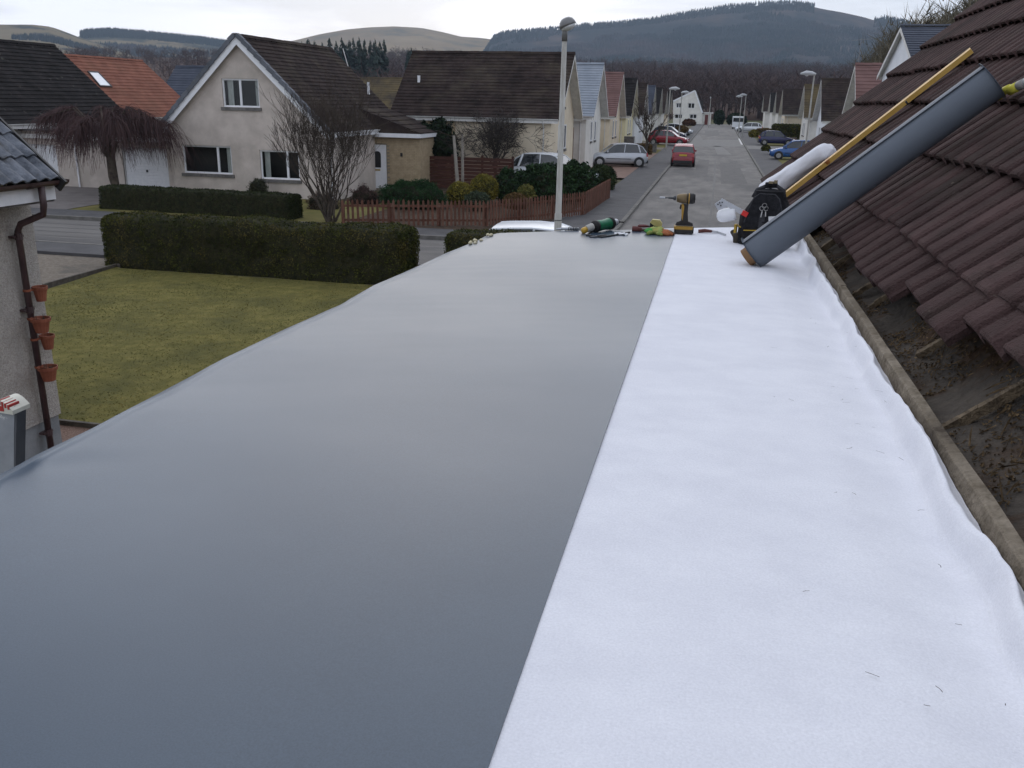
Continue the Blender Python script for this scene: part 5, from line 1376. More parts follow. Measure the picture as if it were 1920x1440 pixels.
# ================================================================== CARS
TYRE = mat('tyre_rubber', (.015, .015, .015), (.03, .03, .03), 20, rough=.85)
RIM = mat('alloy_rim', (.30, .30, .31), (.38, .38, .39), 10, rough=.35, metal=.6)
CGLASS = mat('car_glass', (.018, .022, .024), rough=.06, spec=.8)
REDL = mat('red_lamp', (.30, .012, .012), rough=.25, spec=.6)
CLEARL = mat('clear_lamp', (.55, .57, .6), rough=.15, spec=.7)
PLATEY = mat('yellow_plate', (.55, .40, .04), rough=.5)
PLATEW = mat('white_plate', (.6, .6, .58), rough=.5)
def paint(name, c, metal=.0): return mat(name, c, tuple(x * 1.12 for x in c), 2, rough=.22, spec=.6, metal=metal)
def make_car(label, loc, rz, pm, Lc=3.9, Wc=1.68, Hc=1.47, kind='hatch', wheels=True):
    """local x = forwards"""
    o = thing('parked_car', label, 'car', loc, rz, 'parked cars'); W = WM[o.name]
    h = Lc / 2; w_ = Wc / 2
    if kind == 'hatch':
        deck = [(-1, .50), (-.975, .86), (-.93, .96), (-.6, .97), (0, .945), (.42, .915), (.60, .86), (.80, .76), (.93, .66), (.985, .54), (1, .42)]
        gh = [(-.93, .95), (-.80, 1.30), (-.62, Hc - .03), (-.25, Hc), (.05, Hc - .03), (.18, Hc - .10), (.50, .90)]
    else:
        deck = [(-1, .52), (-.98, .90), (-.94, 1.0), (-.6, 1.0), (0, .98), (.40, .95), (.60, .90), (.82, .82), (.94, .70), (.99, .56), (1, .42)]
        gh = [(-.95, .98), (-.88, 1.36), (-.72, Hc - .02), (-.3, Hc), (.0, Hc - .03), (.12, Hc - .10), (.46, .94)]
    xs = [-1, -.985, -.95, -.9, -.8, -.65, -.5, -.3, -.1, .1, .3, .5, .65, .8, .9, .955, .985, 1]
    def hw(x): return w_ * (1 - .16 * max(0, abs(x) - .78) / .22 * max(0, abs(x) - .78) / .22 - .04 * abs(x))
    prof = []
    for x in xs:
        zd = interp(deck, x); k = hw(x); zb = .20 + (.12 * max(0, abs(x) - .9) / .1)
        ring = [(0, zb), (k * .80, zb), (k * .96, zb + .09), (k, zb + .26), (k * .995, zb + .40), (k * .965, zd - .07), (k * .90, zd - .01), (k * .55, zd + .012), (0, zd + .02)]
        prof.append([(x * h, y, z) for y, z in ring] + [(x * h, -y, z) for y, z in ring[-2:0:-1]])
    b = MB(); n = len(prof[0])
    vs = [W @ Vector(p) for r in prof for p in r]
    fs = [(i*n+k, i*n+(k+1) % n, (i+1)*n+(k+1) % n, (i+1)*n+k) for i in range(len(prof) - 1) for k in range(n)]
    fs += [tuple(range(n))[::-1], tuple((len(prof)-1)*n + k for k in range(n))]
    b.add(vs, fs); body = b.build('body', pm, o, smooth=True)
    # greenhouse: dark glass loft with painted roof skin and pillars
    def gw_(z): return w_ * (.93 - .20 * max(0, (z - .95)) / .5)
    g = MB(); gs = [(x * h, z) for x, z in gh]; zbase = [interp(deck, x / h) - .03 for x, z in gs]
    L_ = [(x, gw_(z), z) for x, z in gs]; n = len(L_)
    vs = [W @ Vector((x, s * y, z)) for s in (1, -1) for x, y, z in L_]
    lo = [W @ Vector((x, s * gw_(.95), zb)) for s in (1, -1) for (x, z), zb in zip(gs, zbase)]
    vs += lo; fs = []
    for i in range(n - 1):
        fs.append((i, i + 1, n + i + 1, n + i)[::-1])
        fs.append((2*n + i, 2*n + i + 1, i + 1, i)[::-1]); fs.append((3*n + i, 3*n + i + 1, n + i + 1, n + i))
    g.add(vs, fs); g.build('windows', CGLASS, o)
    rf = MB(); idx = [i for i, (x, z) in enumerate(gs) if z > Hc - .2]
    i0, i1 = idx[0], idx[-1]
    cr = []
    for i in range(i0, i1 + 1):
        x, y, z = L_[i]; cr.append([(x, s * y * q, z + .012 + .025 * (1 - q * q)) for s, q in ((1, 1.01), (1, .6), (1, 0), (-1, .6), (-1, 1.01))])
    rf.add([W @ Vector(p) for r in cr for p in r], [((i+1)*5+k, (i+1)*5+k+1, i*5+k+1, i*5+k)[::-1] for i in range(len(cr) - 1) for k in range(4)])
    rf.build('roof', pm, o, smooth=True)
    for s in (1, -1):
        pl = MB()
        P = lambda x, z: W @ Vector((x, s * (gw_(z) + .004), z))
        for i in range(n - 1):
            (x0, z0), (x1, z1) = gs[i], gs[i + 1]; pl.tube([P(x0, z0), P(x1, z1)], .028, 5)
        xb = -.18 * h; pl.tube([W @ Vector((xb, s * gw_(.93), .93)), P(xb - .06, Hc - .02)], .028, 5)
        xc = -.66 * h; pl.tube([W @ Vector((xc - .12, s * gw_(.93), .93)), P(xc + .04, Hc - .05)], .055 if kind == 'hatch' else .045, 5)
        pl.build('pillars', pm, o)
    # wheels
    xw = (h - .72, -h + .62); R = .305
    for x in xw:
        for s in (1, -1):
            M = W @ Matrix.Translation((x, s * (w_ * .955), R)) @ Matrix.Rotation(-s * PI / 2, 4, 'X')
            ar = MB(); ar.lathe([(.01, .012), (R + .055, .012), (R + .06, -.02)], M @ Matrix.Translation((0, 0, .012)), 18, cap=False); ar.build('arch_shade_disc', BLACKP, o)  # black disc on the body side paints the shaded hollow round the wheel
            t = MB(); t.lathe([(.19, .045), (.24, .055), (R - .02, .05), (R, .03), (R, -.12), (.19, -.12)], M, 20, cap=True); wh_ = t.build('wheel', TYRE, o, smooth=False)
            r = MB(); r.lathe([(.012, .05), (.05, .052), (.06, .035), (.165, .028), (.185, .052), (.195, .050)], M, 20, cap=True)
            for q in range(5):
                a = q * 2 * PI / 5; r.bar(M @ Vector((.04 * math.cos(a), .04 * math.sin(a), .056)), M @ Vector((.18 * math.cos(a), .18 * math.sin(a), .054)), .05, .012, (M.to_3x3() @ Vector((0, 0, 1))))
            r.build('rim', RIM, wh_)
    # lamps, plates, mirrors, trim
    for s in (1, -1):
        b = MB(); y = s * w_ * .80
        b.prism([(-.10, 0), (.10, -.02), (.10, .20), (-.06, .26)], .10, W @ frame(Vector((-h * .955, y, .68)), (0, -s, 0), (.12, 0, 1)) @ Matrix.Translation((0, 0, -.03 if s > 0 else -.07)))
        b.build('tail_lamp', REDL, o)
        b = MB(); b.prism([(-.16, 0), (.13, 0), (.16, .07), (-.10, .13)], .10, W @ frame(Vector((h * .945, s * w_ * .70, .60)), (0, s, 0), (-.5, 0, 1)) @ Matrix.Translation((0, 0, -.05)))
        b.build('headlight', CLEARL, o)
        b = MB(); b.box((h * .36, s * w_ * .95 - .02, .93), (h * .36 + .11, s * (w_ * .95 + .10), 1.06) if s > 0 else (h * .36 + .11, s * w_ * .95 + .02, 1.06), W) if s > 0 else b.box((h * .36, -(w_ * .95 + .10), .93), (h * .36 + .11, -w_ * .95 + .02, 1.06), W)
        b.build('wing_mirror', pm, o)
        b = MB(); b.box((-h * .42, s * w_ * .985 - .012, .50), (h * .42, s * w_ * .985 + .012, .545), W); b.build('side_moulding', BLACKP, o)
    b = MB(); b.box((-h - .012, -.26, .70 if kind == 'hatch' else .74), (-h * .985, .26, .81 if kind == 'hatch' else .85), W); b.build('number_plate', PLATEY, o)
    b = MB(); b.box((h * .99, -.26, .42), (h + .012, .26, .53), W); b.build('number_plate', PLATEW, o)
    b = MB(); b.box((-h - .02, -w_ * .80, .24), (-h * .94, w_ * .80, .44), W); b.build('rear_bumper', BLACKP, o)
    b = MB(); b.box((h * .93, -w_ * .55, .27), (h + .008, w_ * .55, .40), W); b.build('grille', BLACKP, o)
    return o
SILV = paint('silver_paint', (.42, .44, .47), .25); WHT = paint('white_car_paint', (.62, .64, .66)); REDP = paint('red_car_paint', (.22, .008, .018)); BLUP = paint('mid_blue_paint', (.020, .085, .26))
DBLU = paint('dark_blue_paint', (.016, .018, .075)); NAVY = paint('navy_paint', (.012, .014, .045))
def ctr_(px, py, z=.11): p = gp(px, py, z); return Vector((p.x, p.y, z))
make_car('silver three door hatchback on the drive of the second house, seen from its right side', ctr_(1156, 313) + Vector((-.1, 1.0, 0)), math.radians(194), SILV, 4.0, 1.70, 1.48)
make_car('white car half hidden behind the dark rhododendrons', Vector((yp(1036, 310, 43).x, 43.2, .25)), math.radians(-12), WHT, 4.2, 1.75, 1.55)
make_car('red small off roader parked at the left kerb of the road, seen from behind', Vector((gp(1279, 312).x, 66.3, .008)), math.radians(91), REDP, 3.95, 1.66, 1.50, 'suv')
make_car('red hatchback on a drive at the left, beyond the pruned tree', Vector((yp(1254, 250, 96).x, 96.5, .12)), math.radians(-8), REDP, 4.1, 1.7, 1.45)
make_car('dark blue hatchback on a left drive behind the red one', Vector((yp(1256, 240, 112).x, 112, .12)), math.radians(-8), NAVY, 4.0, 1.7, 1.5)
make_car('silver hatchback farthest along the left drives', Vector((yp(1272, 236, 128).x, 128, .12)), math.radians(-8), SILV, 4.0, 1.7, 1.5)
make_car('dark blue hatchback side on to the right of the road', Vector((yp(1456, 265, 103).x, 103.6, .12)), math.radians(2), DBLU, 3.85, 1.7, 1.52)
make_car('bright blue hatchback nosing out from behind the near tiled roof on the right', Vector((gp(1500, 300).x - .6, 76.5, .12)), math.radians(178), BLUP, 4.0, 1.72, 1.5)
make_car('pale silver car far down the right side of the street', Vector((yp(1405, 233, 152).x, 152, .12)), math.radians(176), WHT, 4.3, 1.75, 1.5)
make_car('white car roof showing just beyond the far left corner of the flat roof', Vector((yp(1034, 425, 20.6).x, 20.9, .0)), math.radians(2), WHT, 3.5, 1.66, 1.36)
vn = thing('parked_van', 'tiny white van at the far right end of the street', 'van', (yp(1383, 232, 178).x, 178, 0), 0, 'parked cars'); c_ = Vector((yp(1383, 232, 178).x, 178, 0))
b = MB().box((-1.0, -2.4, .35), (1.0, 2.2, 2.25), Matrix.Translation(c_)); b.build('body', WHT, vn)
b = MB().box((-.9, -2.44, 1.3), (.9, -2.402, 2.0), Matrix.Translation(c_)); b.build('windscreen', CGLASS, vn)
for sx in (-.95, .75):
    for sy in (-1.6, 1.4): MB().lathe([(.01, 0), (.34, 0), (.34, .2), (.01, .2)], Matrix.Translation(c_ + Vector((sx, sy, .34))) @ Matrix.Rotation(PI / 2, 4, 'Y'), 12).build('wheel', TYRE, vn)

# ================================================================== THINGS ON THE ROOF
def on_roof(x, y, off): return pp(x, y, RP + NV * off, NV)
TOPN = .062                                               # tile rolls stand this far above the tiled plane

MEMBR = mat('grey_membrane_roll', (.112, .128, .152), (.125, .142, .166), 1.4, rough=.6, bump=.01, bscale=320, spec=.3)
# big roll of grey membrane leaning on the tiles
r = .080
B0 = gp(1411, 476, ZR + .055)
T0 = on_roof(1862, 152, TOPN + r + .03)
ax = (T0 - B0).normalized()
rl = thing('membrane_roll', 'thick grey roll of roofing membrane on a cardboard core, leaning up the brown tiles', 'roll', (B0.x, B0.y, ZR))
xv = ax.orthogonal().normalized()
M = frame(B0 + ax * .0, ax.cross(Vector((0, 0, 1))), Vector((0, 0, 1)) - ax * ax.z)
M = frame(B0, Vector((0, 0, 1)).cross(ax), ax.cross(Vector((0, 0, 1)).cross(ax)))
Ln = (T0 - B0).length
dcam = Vector((0, 0, EYE)) - (B0 + T0) / 2; cx_, cy_ = M.col[0].to_3d(), M.col[1].to_3d()
a0 = math.atan2(dcam.dot(cy_), dcam.dot(cx_)); au = math.atan2(cy_.z, cx_.z); da = (au - a0 + PI) % (2 * PI) - PI; AE = a0 + .62 * da
b = MB(); prof = []; nsp = 84; turns = 3
vs = []; fs = []
pts2 = []
for k in range(nsp * turns + 1):
    a = 2 * PI * k / nsp; rr = r - .0045 * (turns - k / nsp) + (.005 * max(0, (k - (nsp * turns - 5)) / 5) if k > nsp * turns - 5 else 0)
    pts2.append((rr * math.cos(a + AE), rr * math.sin(a + AE)))
pts2.append(pts2[-1])
for i, z in enumerate((.0, .004, Ln * .33, Ln * .66, Ln - .004, Ln)):
    for (x, y) in pts2: vs.append(M @ Vector((x, y, z)))
n = len(pts2)
fs = [(i*n+k, i*n+k+1, (i+1)*n+k+1, (i+1)*n+k) for i in range(5) for k in range(n - 1)]
b.add(vs, fs)
b.add([M @ Vector((pts2[-1][0] * q, pts2[-1][1] * q, z)) for z in (0, Ln) for q in (1, .955)], [(0, 1, 3, 2)])
b.build('sheet', MEMBR, rl, smooth=True)
b = MB()
for z0, z1, s in ((.002, .003, 1), (Ln - .003, Ln - .002, 1)):
    for q in range(7):
        ra = .045 + q * .007; b.lathe([(ra, z0), (ra + .0055, z0), (ra + .0055, z1), (ra, z1)], M, 28, cap=False)
b.build('end_layers', MEMB, rl)
b = MB().lathe([(.040, -.035), (.046, -.035), (.046, Ln - .004), (.040, Ln - .004), (.040, -.035)], M, 24, cap=False); b.build('core_tube', mat('cardboard', (.22, .125, .06), (.32, .19, .10), 12, rough=.85), rl, smooth=True)

# yellow straight edge
YEL = mat('yellow_painted_wood', (.46, .27, .055), (.56, .35, .09), 7, rough=.5, bump=.12, spec=.4, stretch=(1, 3, 1))
a_ = on_roof(1448, 384, TOPN + .02); c_ = on_roof(1822, 94, TOPN + .02)
a_ = a_ - (c_ - a_).normalized() * .28
ys = thing('straight_edge', 'long yellow painted wooden straight edge lying up the tiles beside the grey roll', 'straight edge', a_)
b = MB().bar(a_, c_, .078, .030, NV); b.build('bar', YEL, ys)
k_ = on_roof(1698, 190, TOPN + .034); b = MB().lathe([(.006, -.02), (.006, .0012), (.001, .0012)], frame(k_, (0, -1, 0), SV), 8); b.build('hole', BLACKP, ys)  # black disc paints the dark of a drilled opening
q_ = on_roof(1552, 303, TOPN + .024); b = MB().lathe([(.02, -.012), (.022, .012), (.001, .014)], frame(q_, (0, -1, 0), SV), 12); b.build('knot', mat('orange_knot', (.32, .12, .03), rough=.5), ys)

# slumped roll of white fleece behind the bag
wa, wc = on_roof(1455, 352, .10), on_roof(1562, 280, .085)
wa = wa - (wc - wa).normalized() * .10
wr = thing('fleece_roll', 'loosely rolled white fleece lying on the tiles behind the black tool bag', 'roll', wa)
ax = (wc - wa).normalized(); sd_ = NV.cross(ax).normalized()
def roll(u, v):
    a = 2 * PI * u; t = v; rr = .090 * (1 + .10 * math.sin(a * 2 + 1 + 2.4 * t) + .12 * fbm(math.cos(a) * 1.5, math.sin(a) * 1.5, t * 2.2)) * (1.15 - .22 * t)
    if t > .92: rr *= max(.0, 1 - ((t - .92) / .08) ** 3)
    c = wa.lerp(wc, t) + NV * (.012 * math.sin(t * 3))
    return c + sd_ * rr * math.cos(a) * 1.05 + NV * rr * math.sin(a) * .85
b = MB(); b.grid(40, 40, roll); b.build('sheet', FLEECE, wr, smooth=True)
def fold(u, v):
    c = wa.lerp(wc, v * .62) + sd_ * (.06 + .05 * u) * 1.0
    return c + NV * (.075 - .02 * u + .03 * math.sin(u * PI) + .015 * fbm(u * 2, v * 4)) + sd_ * (.02 * math.sin(v * 7))
flip = 1 if yp(1455, 352, wa.y).x - (wa + sd_ * .1).x > 0 else -1
b = MB(); b.grid(14, 24, lambda u, v: wa.lerp(wc, v * .60) + Vector((0, 1, 0)) * (.05 + .12 * u * (1 - .5 * v)) + NV * (.055 + .022 * math.sin(u * PI) - .05 * u + .012 * fbm(u * 3, v * 5)))
b.build('loose_flap', FLEECE, wr, smooth=True)

# yellow hook end of a pole at the right edge
h0, h1 = on_roof(1893, 170, TOPN + .03), on_roof(1960, 135, TOPN + .03)
pk = thing('pole_end', 'white pole with a yellow hooked plastic end resting on the tiles at the right edge', 'pole', h0)
ax = (h1 - h0).normalized(); Mh = frame(h0, NV.cross(ax), ax.cross(NV.cross(ax)))
Mh = frame(h0, NV.cross(ax).normalized(), ax.cross(NV.cross(ax).normalized()))
YPL = mat('yellow_plastic', (.55, .50, .05), (.62, .56, .08), 20, rough=.4)
b = MB().tube([h0 + ax * .075, h0 + ax * .9], .017, 12); b.build('pole', mat('white_pole', (.55, .56, .57), rough=.4), pk, smooth=True)
b = MB().tube([h0 + ax * .045, h0 + ax * .085], .020, 12); b.build('collar', mat('grey_collar', (.28, .27, .25), rough=.5), pk, smooth=True)
b = MB().tube([h0, h0 + ax * .05], .0205, 12); b.build('socket', YPL, pk, smooth=True)
sdv = ax.cross(NV).normalized()
dn_ = (-SV * .45 + Vector((0, .2, 0))).normalized()
hk = [h0 + ax * .012 + NV * .012, h0 - ax * .015 + NV * .014, h0 - ax * .028 - SV * .006, h0 - ax * .020 - SV * .034, h0 - ax * .006 - SV * .046]
b = MB().tube(hk, [.014, .014, .012, .010, .006], 8); b.build('hook', YPL, pk, smooth=True)

# black tool bag
bgp_ = gp(1428, 462, ZR)
bag = thing('tool_bag', 'black fabric tool bag with yellow piping and a white label, beside the grey roll', 'bag', (bgp_.x + .02, bgp_.y + .06, ZR + .006), math.radians(-14))
BW = WM[bag.name]
FAB = mat('black_canvas', (.010, .010, .012), (.022, .022, .025), 40, rough=.9, bump=.5, bscale=240, spec=.2)
FABG = mat('charcoal_canvas', (.028, .028, .031), (.045, .045, .05), 40, rough=.85, bump=.4, bscale=200)
YLN = mat('yellow_piping', (.42, .27, .03), rough=.6)
bw, bd, bh = .125, .10, .285
def bagf(u, v):                                         # u around, v up
    a = 2 * PI * u; c, s = math.cos(a), math.sin(a); e_ = .45
    x = bw * math.copysign(abs(c) ** e_, c); y = bd * math.copysign(abs(s) ** e_, s)
    tp_ = sm(.45, 1.0, v); k = 1.0 - .42 * tp_ ** 1.2; bul = 1 + .05 * math.sin(PI * min(1, v * 1.3)) + .03 * fbm(c * 2, s * 2, v * 4)
    return BW @ Vector((x * k * bul, y * (1 - .30 * tp_) * bul, bh * v))
b = MB(); b.grid(48, 22, bagf); top = [b.v[22 * 49 + i] for i in range(48)]; b.add(top + [tuple(BW @ Vector((0, 0, bh + .012)))], [(i, (i + 1) % 48, 48) for i in range(48)])
bo = b.build('body', FAB, bag, smooth=True)
def bf_(x, z, off=.004):                                 # a point on the front of the bag
    tp_ = sm(.45, 1, z / bh); return BW @ Vector((x, -bd * (1 - .30 * tp_) * (1 + .05 * math.sin(PI * min(1, z / bh * 1.3))) - off, z))
b = MB(); pan = [(-.098, .0), (.098, .0), (.10, .12), (.088, .19), (.066, .25), (.04, .272), (-.04, .272), (-.066, .25), (-.088, .19), (-.10, .12)]
fr_ = [bf_(x, max(.004, z), .010) for x, z in pan]; bk_ = [bf_(x, max(.004, z), -.004) for x, z in pan]; n = len(pan)
b.add(fr_ + bk_ + [bf_(0, .13, .014)], [(i, (i + 1) % n, 2 * n) for i in range(n)] + [(i, n + i, n + (i + 1) % n, (i + 1) % n) for i in range(n)]); b.build('front_pocket', FAB, bag)
b = MB().tube([bf_(x, z, .010) for x, z in pan[2:]], .0035, 5); b.build('pocket_seam', FABG, bag)
b = MB(); b.tube([bf_(-.098, .080, .015), bf_(-.03, .084, .017)], .0028, 5); b.tube([bf_(.02, .090, .017), bf_(.098, .104, .015)], .0028, 5); b.build('piping', YLN, bag)
b = MB(); b.bar(bf_(-.01, .02, .017), bf_(-.008, .17, .017), .030, .005, (BW.to_3x3() @ Vector((0, -1, 0)))); b.build('webbing_strap', FABG, bag)
MET = mat('bright_steel', (.26, .25, .24), (.34, .33, .32), 20, rough=.3, metal=.9)
b = MB()
for cx_, cz_, rr in ((-.016, .200, .011), (.006, .200, .011), (-.005, .214, .012)):
    b.tube([bf_(cx_ + rr * math.cos(a * PI / 6), cz_ + rr * math.sin(a * PI / 6), .021) for a in range(0, 12)], .0020, 5)
b.tube([bf_(-.012, .185, .02), bf_(-.014, .155, .022)], .004, 5); b.tube([bf_(.006, .185, .02), bf_(.010, .160, .022)], .004, 5)
b.build('clip', MET, bag)
LABEL = mat('label_white', (.60, .60, .60), (.68, .68, .68), 20, rough=.5)
b = MB(); b.bar(bf_(.026, .150, .017), bf_(.088, .158, .015), .003, .022, (BW.to_3x3() @ Vector((0, 0, 1)))); lb = b.build('label', LABEL, bag)
b = MB(); b.bar(bf_(.030, .126, .017), bf_(.060, .129, .016), .003, .020, (BW.to_3x3() @ Vector((0, 0, 1)))); b.build('label_print', mat('label_grey', (.12, .13, .15), (.3, .31, .33), 120, rough=.6), lb)
b = MB(); b.bar(bf_(.064, .129, .016), bf_(.088, .133, .015), .003, .016, (BW.to_3x3() @ Vector((0, 0, 1)))); b.build('label_patch', LABEL, lb)
# handle arch with grip, top bar
b = MB(); b.tube([BW @ Vector(p) for p in ((-.085, -.02, .245), (-.07, -.01, .285), (-.03, 0, .305), (.03, 0, .31), (.065, -.01, .29), (.08, -.02, .25))], .011, 8); b.build('handle', FABG, bag, smooth=True)
b = MB(); b.tube([BW @ Vector(p) for p in ((-.03, 0, .312), (.03, 0, .317))], .015, 8); b.build('handle_grip', FAB, bag, smooth=True)
b = MB(); b.box((-.012, -.02, .322), (.012, .0, .334), BW); b.box((.015, -.015, .324), (.03, .005, .34), BW); b.build('buckle', mat('dull_brass', (.20, .16, .10), rough=.5, metal=.6), bag)
b = MB()
b.grid(20, 10, lambda u, v: BW @ Vector((-bw * .96 - .035 * math.sin(PI * u) * (1 - .2 * v), -.08 + .16 * u, .0 + .15 * v)))
b.build('side_pocket', FAB, bag, smooth=True)
b = MB(); b.tube([BW @ Vector((-bw * .96 - .030 * math.sin(PI * u / 8) - .003, -.08 + .02 * u, .090)) for u in range(9)], .004, 5); b.box((-.162, -.065, .055), (-.150, -.035, .10), BW); b.build('pocket_trim', YLN, bag)
b = MB(); b.tube([BW @ Vector(p) for p in ((-.145, -.03, .0), (-.150, -.035, .05))], .022, 10); b.tube([BW @ Vector(p) for p in ((-.165, .0, .03), (-.185, .02, .05))], .016, 8); b.build('side_loop', mat('olive_webbing', (.035, .03, .022), (.06, .05, .04), 20), bag)

# combination square sticking out of the side pocket
sq0 = yp(1392, 398, bgp_.y - .02); sq1 = yp(1351, 376, bgp_.y - .02)
sqo = thing('combination_square', 'steel square with a red block sticking out of the tool bag side pocket', 'square', sq0)
STEEL = mat('satin_steel', (.42, .43, .45), (.50, .51, .53), 15, rough=.4, metal=.3, spec=.5)
d = (sq0 - sq1).normalized(); up_ = Vector((0, -.3, .6)).normalized()
b = MB().bar(sq1, sq0 + d * .01, .004, .026, Vector((-d.z, 0, d.x)) + Vector((0, -.001, 0))); b.build('rule', STEEL, sqo)
nrm_ = Vector((-d.z, 0, d.x)).normalized()
b = MB(); c0 = sq1 + d * .004
tri_ = [c0 + nrm_ * .012, c0 - nrm_ * .030 - d * .022, c0 - nrm_ * .052 + d * .012, c0 - nrm_ * .014 + d * .045]
th_ = Vector((0, .006, 0)); b.add(tri_ + [p + th_ for p in tri_], [(0, 1, 2, 3), (7, 6, 5, 4), (0, 4, 5, 1), (1, 5, 6, 2), (2, 6, 7, 3), (3, 7, 4, 0)]); ho = b.build('head', mat('pale_cast_head', (.40, .41, .43), (.50, .50, .52), 60, rough=.5), sqo)
b = MB()
for fx_, fz_ in ((.2, .3), (.5, .55), (.7, .25), (.45, .2)):
    p = tri_[0].lerp(tri_[1], fx_).lerp(tri_[3].lerp(tri_[2], fx_), fz_) + Vector((0, -.0015, 0)); b.lathe([(.004, 0), (.004, .003), (.0005, .003)], frame(p, (1, 0, 0), (0, 0, 1)), 7)
b.build('screw', BLACKP, ho)
b = MB(); b.bar(sq0 - d * .002, sq0 + d * .030, .022, .026, nrm_); b.build('block', mat('red_block', (.55, .03, .025), rough=.45), sqo)
# white roll end in the pocket
w0 = yp(1357, 404, bgp_.y + .0)
wt_ = thing('white_cup', 'round white plastic roll end poking from the tool bag side pocket', 'roll', w0)
b = MB().lathe([(.002, -.038), (.020, -.034), (.031, -.022), (.036, .0), (.037, .05), (.034, .062), (.002, .062)], frame(w0, (0, 1, 0), (-.25, .15, 1)), 18); b.build('roll', WHITE, wt_, smooth=True)
wt_.name = 'tape_roll'

# cordless impact driver standing on its battery
YT = mat('tool_yellow', (.33, .19, .03), (.40, .24, .05), 10, rough=.5); BT = mat('tool_black', (.016, .015, .015), (.03, .028, .027), 14, rough=.6); BRZ = mat('bronze_case', (.16, .115, .06), (.22, .16, .09), 16, rough=.45, metal=.4)
db = gp(1281, 441, ZR)
dr_ = thing('impact_driver', 'yellow and black cordless impact driver standing upright on its battery', 'power tool', (db.x, db.y + .03, ZR + .011), math.radians(4))
DW = WM[dr_.name]
def bev(b, x0, x1, y0, y1, z0, z1, c=.006):
    P = [(x0 + c, y0), (x1 - c, y0), (x1, y0 + c), (x1, y1 - c), (x1 - c, y1), (x0 + c, y1), (x0, y1 - c), (x0, y0 + c)]
    return b.prism(P, z1 - z0, DW @ Matrix.Translation((0, 0, z0)))
b = bev(MB(), -.055, .055, -.036, .036, 0, .036, .010); bt = b.build('battery', BT, dr_)
b = bev(MB(), -.057, .050, -.039, .039, .022, .038, .008); b.build('battery_band', YT, bt)
b = MB(); b.prism([(-.050, .042), (.050, .042), (.046, .058), (.020, .066), (.014, .12), (.014, .165), (-.022, .165), (-.018, .12), (-.020, .070), (-.044, .060)], .034, DW @ frame(Vector((0, -.017, 0)), (1, 0, 0), (0, 0, 1)) @ Matrix.Translation((0, 0, -.034))); b.build('grip', BT, dr_)
b = MB(); b.prism([(-.0185, .085), (-.012, .07), (-.008, .15), (-.014, .165), (-.024, .165)], .038, DW @ frame(Vector((0, -.019, 0)), (1, 0, 0), (0, 0, 1)) @ Matrix.Translation((0, 0, -.038))); b.build('grip_inlay', YT, dr_)
b = MB(); b.prism([(-.034, .138), (-.026, .132), (-.022, .16), (-.030, .16)], .016, DW @ frame(Vector((0, -.008, 0)), (1, 0, 0), (0, 0, 1)) @ Matrix.Translation((0, 0, -.016))); b.build('trigger', BT, dr_)
hx_ = DW @ Matrix.Translation((0, 0, .195)) @ Matrix.Rotation(-PI / 2, 4, 'Y')
b = MB().lathe([(.014, .054), (.020, .052), (.025, .038), (.028, .010), (.028, -.006)], hx_, 18); b.build('gear_case', BRZ, dr_, smooth=True)
b = MB().lathe([(.029, -.005), (.031, -.02), (.030, -.040), (.024, -.050), (.002, -.052)], hx_, 18); b.build('motor_housing', BT, dr_, smooth=True)
b = MB().lathe([(.0313, -.012), (.0315, -.018)], hx_, 18); b.build('yellow_ring', YT, dr_)
b = MB(); b.lathe([(.014, .058), (.012, .072), (.006, .074), (.006, .10), (.0032, .102), (.0032, .128)], hx_, 12); b.build('chuck', ALUD, dr_, smooth=True)
b = MB().lathe([(.0055, .120), (.0062, .150), (.0052, .151)], hx_, 10); b.build('bit_holder', STEEL, dr_)

# green hot air welder lying on the membrane
GRN = mat('green_plastic', (.012, .12, .055), (.018, .16, .075), 12, rough=.4)
w0 = gp(1113, 441, ZR) + Vector((0, .05, .043)); w1 = gp(1160, 434, ZR) + Vector((0, .06, .052)); 
hw = thing('hot_air_welder', 'green and black hot air welder lying on the far edge of the grey membrane', 'power tool', (w0.x, w0.y, ZR))
ax = (w1 - w0).normalized(); Mw = frame(w0, Vector((0, 0, 1)).cross(ax).normalized(), ax.cross(Vector((0, 0, 1)).cross(ax).normalized()))
b = MB().lathe([(.030, .0), (.034, .01), (.033, .03), (.029, .07), (.030, .10), (.034, .125), (.034, .14)], Mw, 20); b.build('handle', GRN, hw, smooth=True)
b = MB().lathe([(.002, -.012), (.030, -.010), (.0345, -.004), (.0345, .012)], Mw, 20); b.build('end_cap', BT, hw, smooth=True)
b = MB()
for q in range(5): b.lathe([(.0352, .128 + .004 * q), (.0352, .1295 + .004 * q)], Mw, 20)
b.lathe([(.034, .14), (.036, .142), (.036, .155), (.026, .165)], Mw, 20); b.build('collar', BT, hw, smooth=False)
b = MB().lathe([(.020, .165), (.020, .205), (.017, .21)], Mw, 18); b.build('heater_tube', STEEL, hw, smooth=True)
b = MB().lathe([(.012, .208), (.012, .225), (.008, .228)], Mw, 14); b.bar(Mw @ Vector((0, 0, .225)), Mw @ Vector((.002, -.006, .262)), .036, .008, (0, 0, 1)); b.build('nozzle', BLACKP, hw)
b = MB(); q0 = w0 - ax * .01 - Vector((0, 0, .02)); b.tube([q0, q0 + Vector((-.02, -.02, -.014)), gp(1100, 446, ZR) + Vector((0, 0, .013)), gp(1128, 449, ZR) + Vector((0, 0, .012)), gp(1152, 445, ZR) + Vector((0, 0, .012)), gp(1180, 440, ZR) + Vector((0, .01, .012))], .006, 7); b.build('cable', BLACKP, hw, smooth=True)
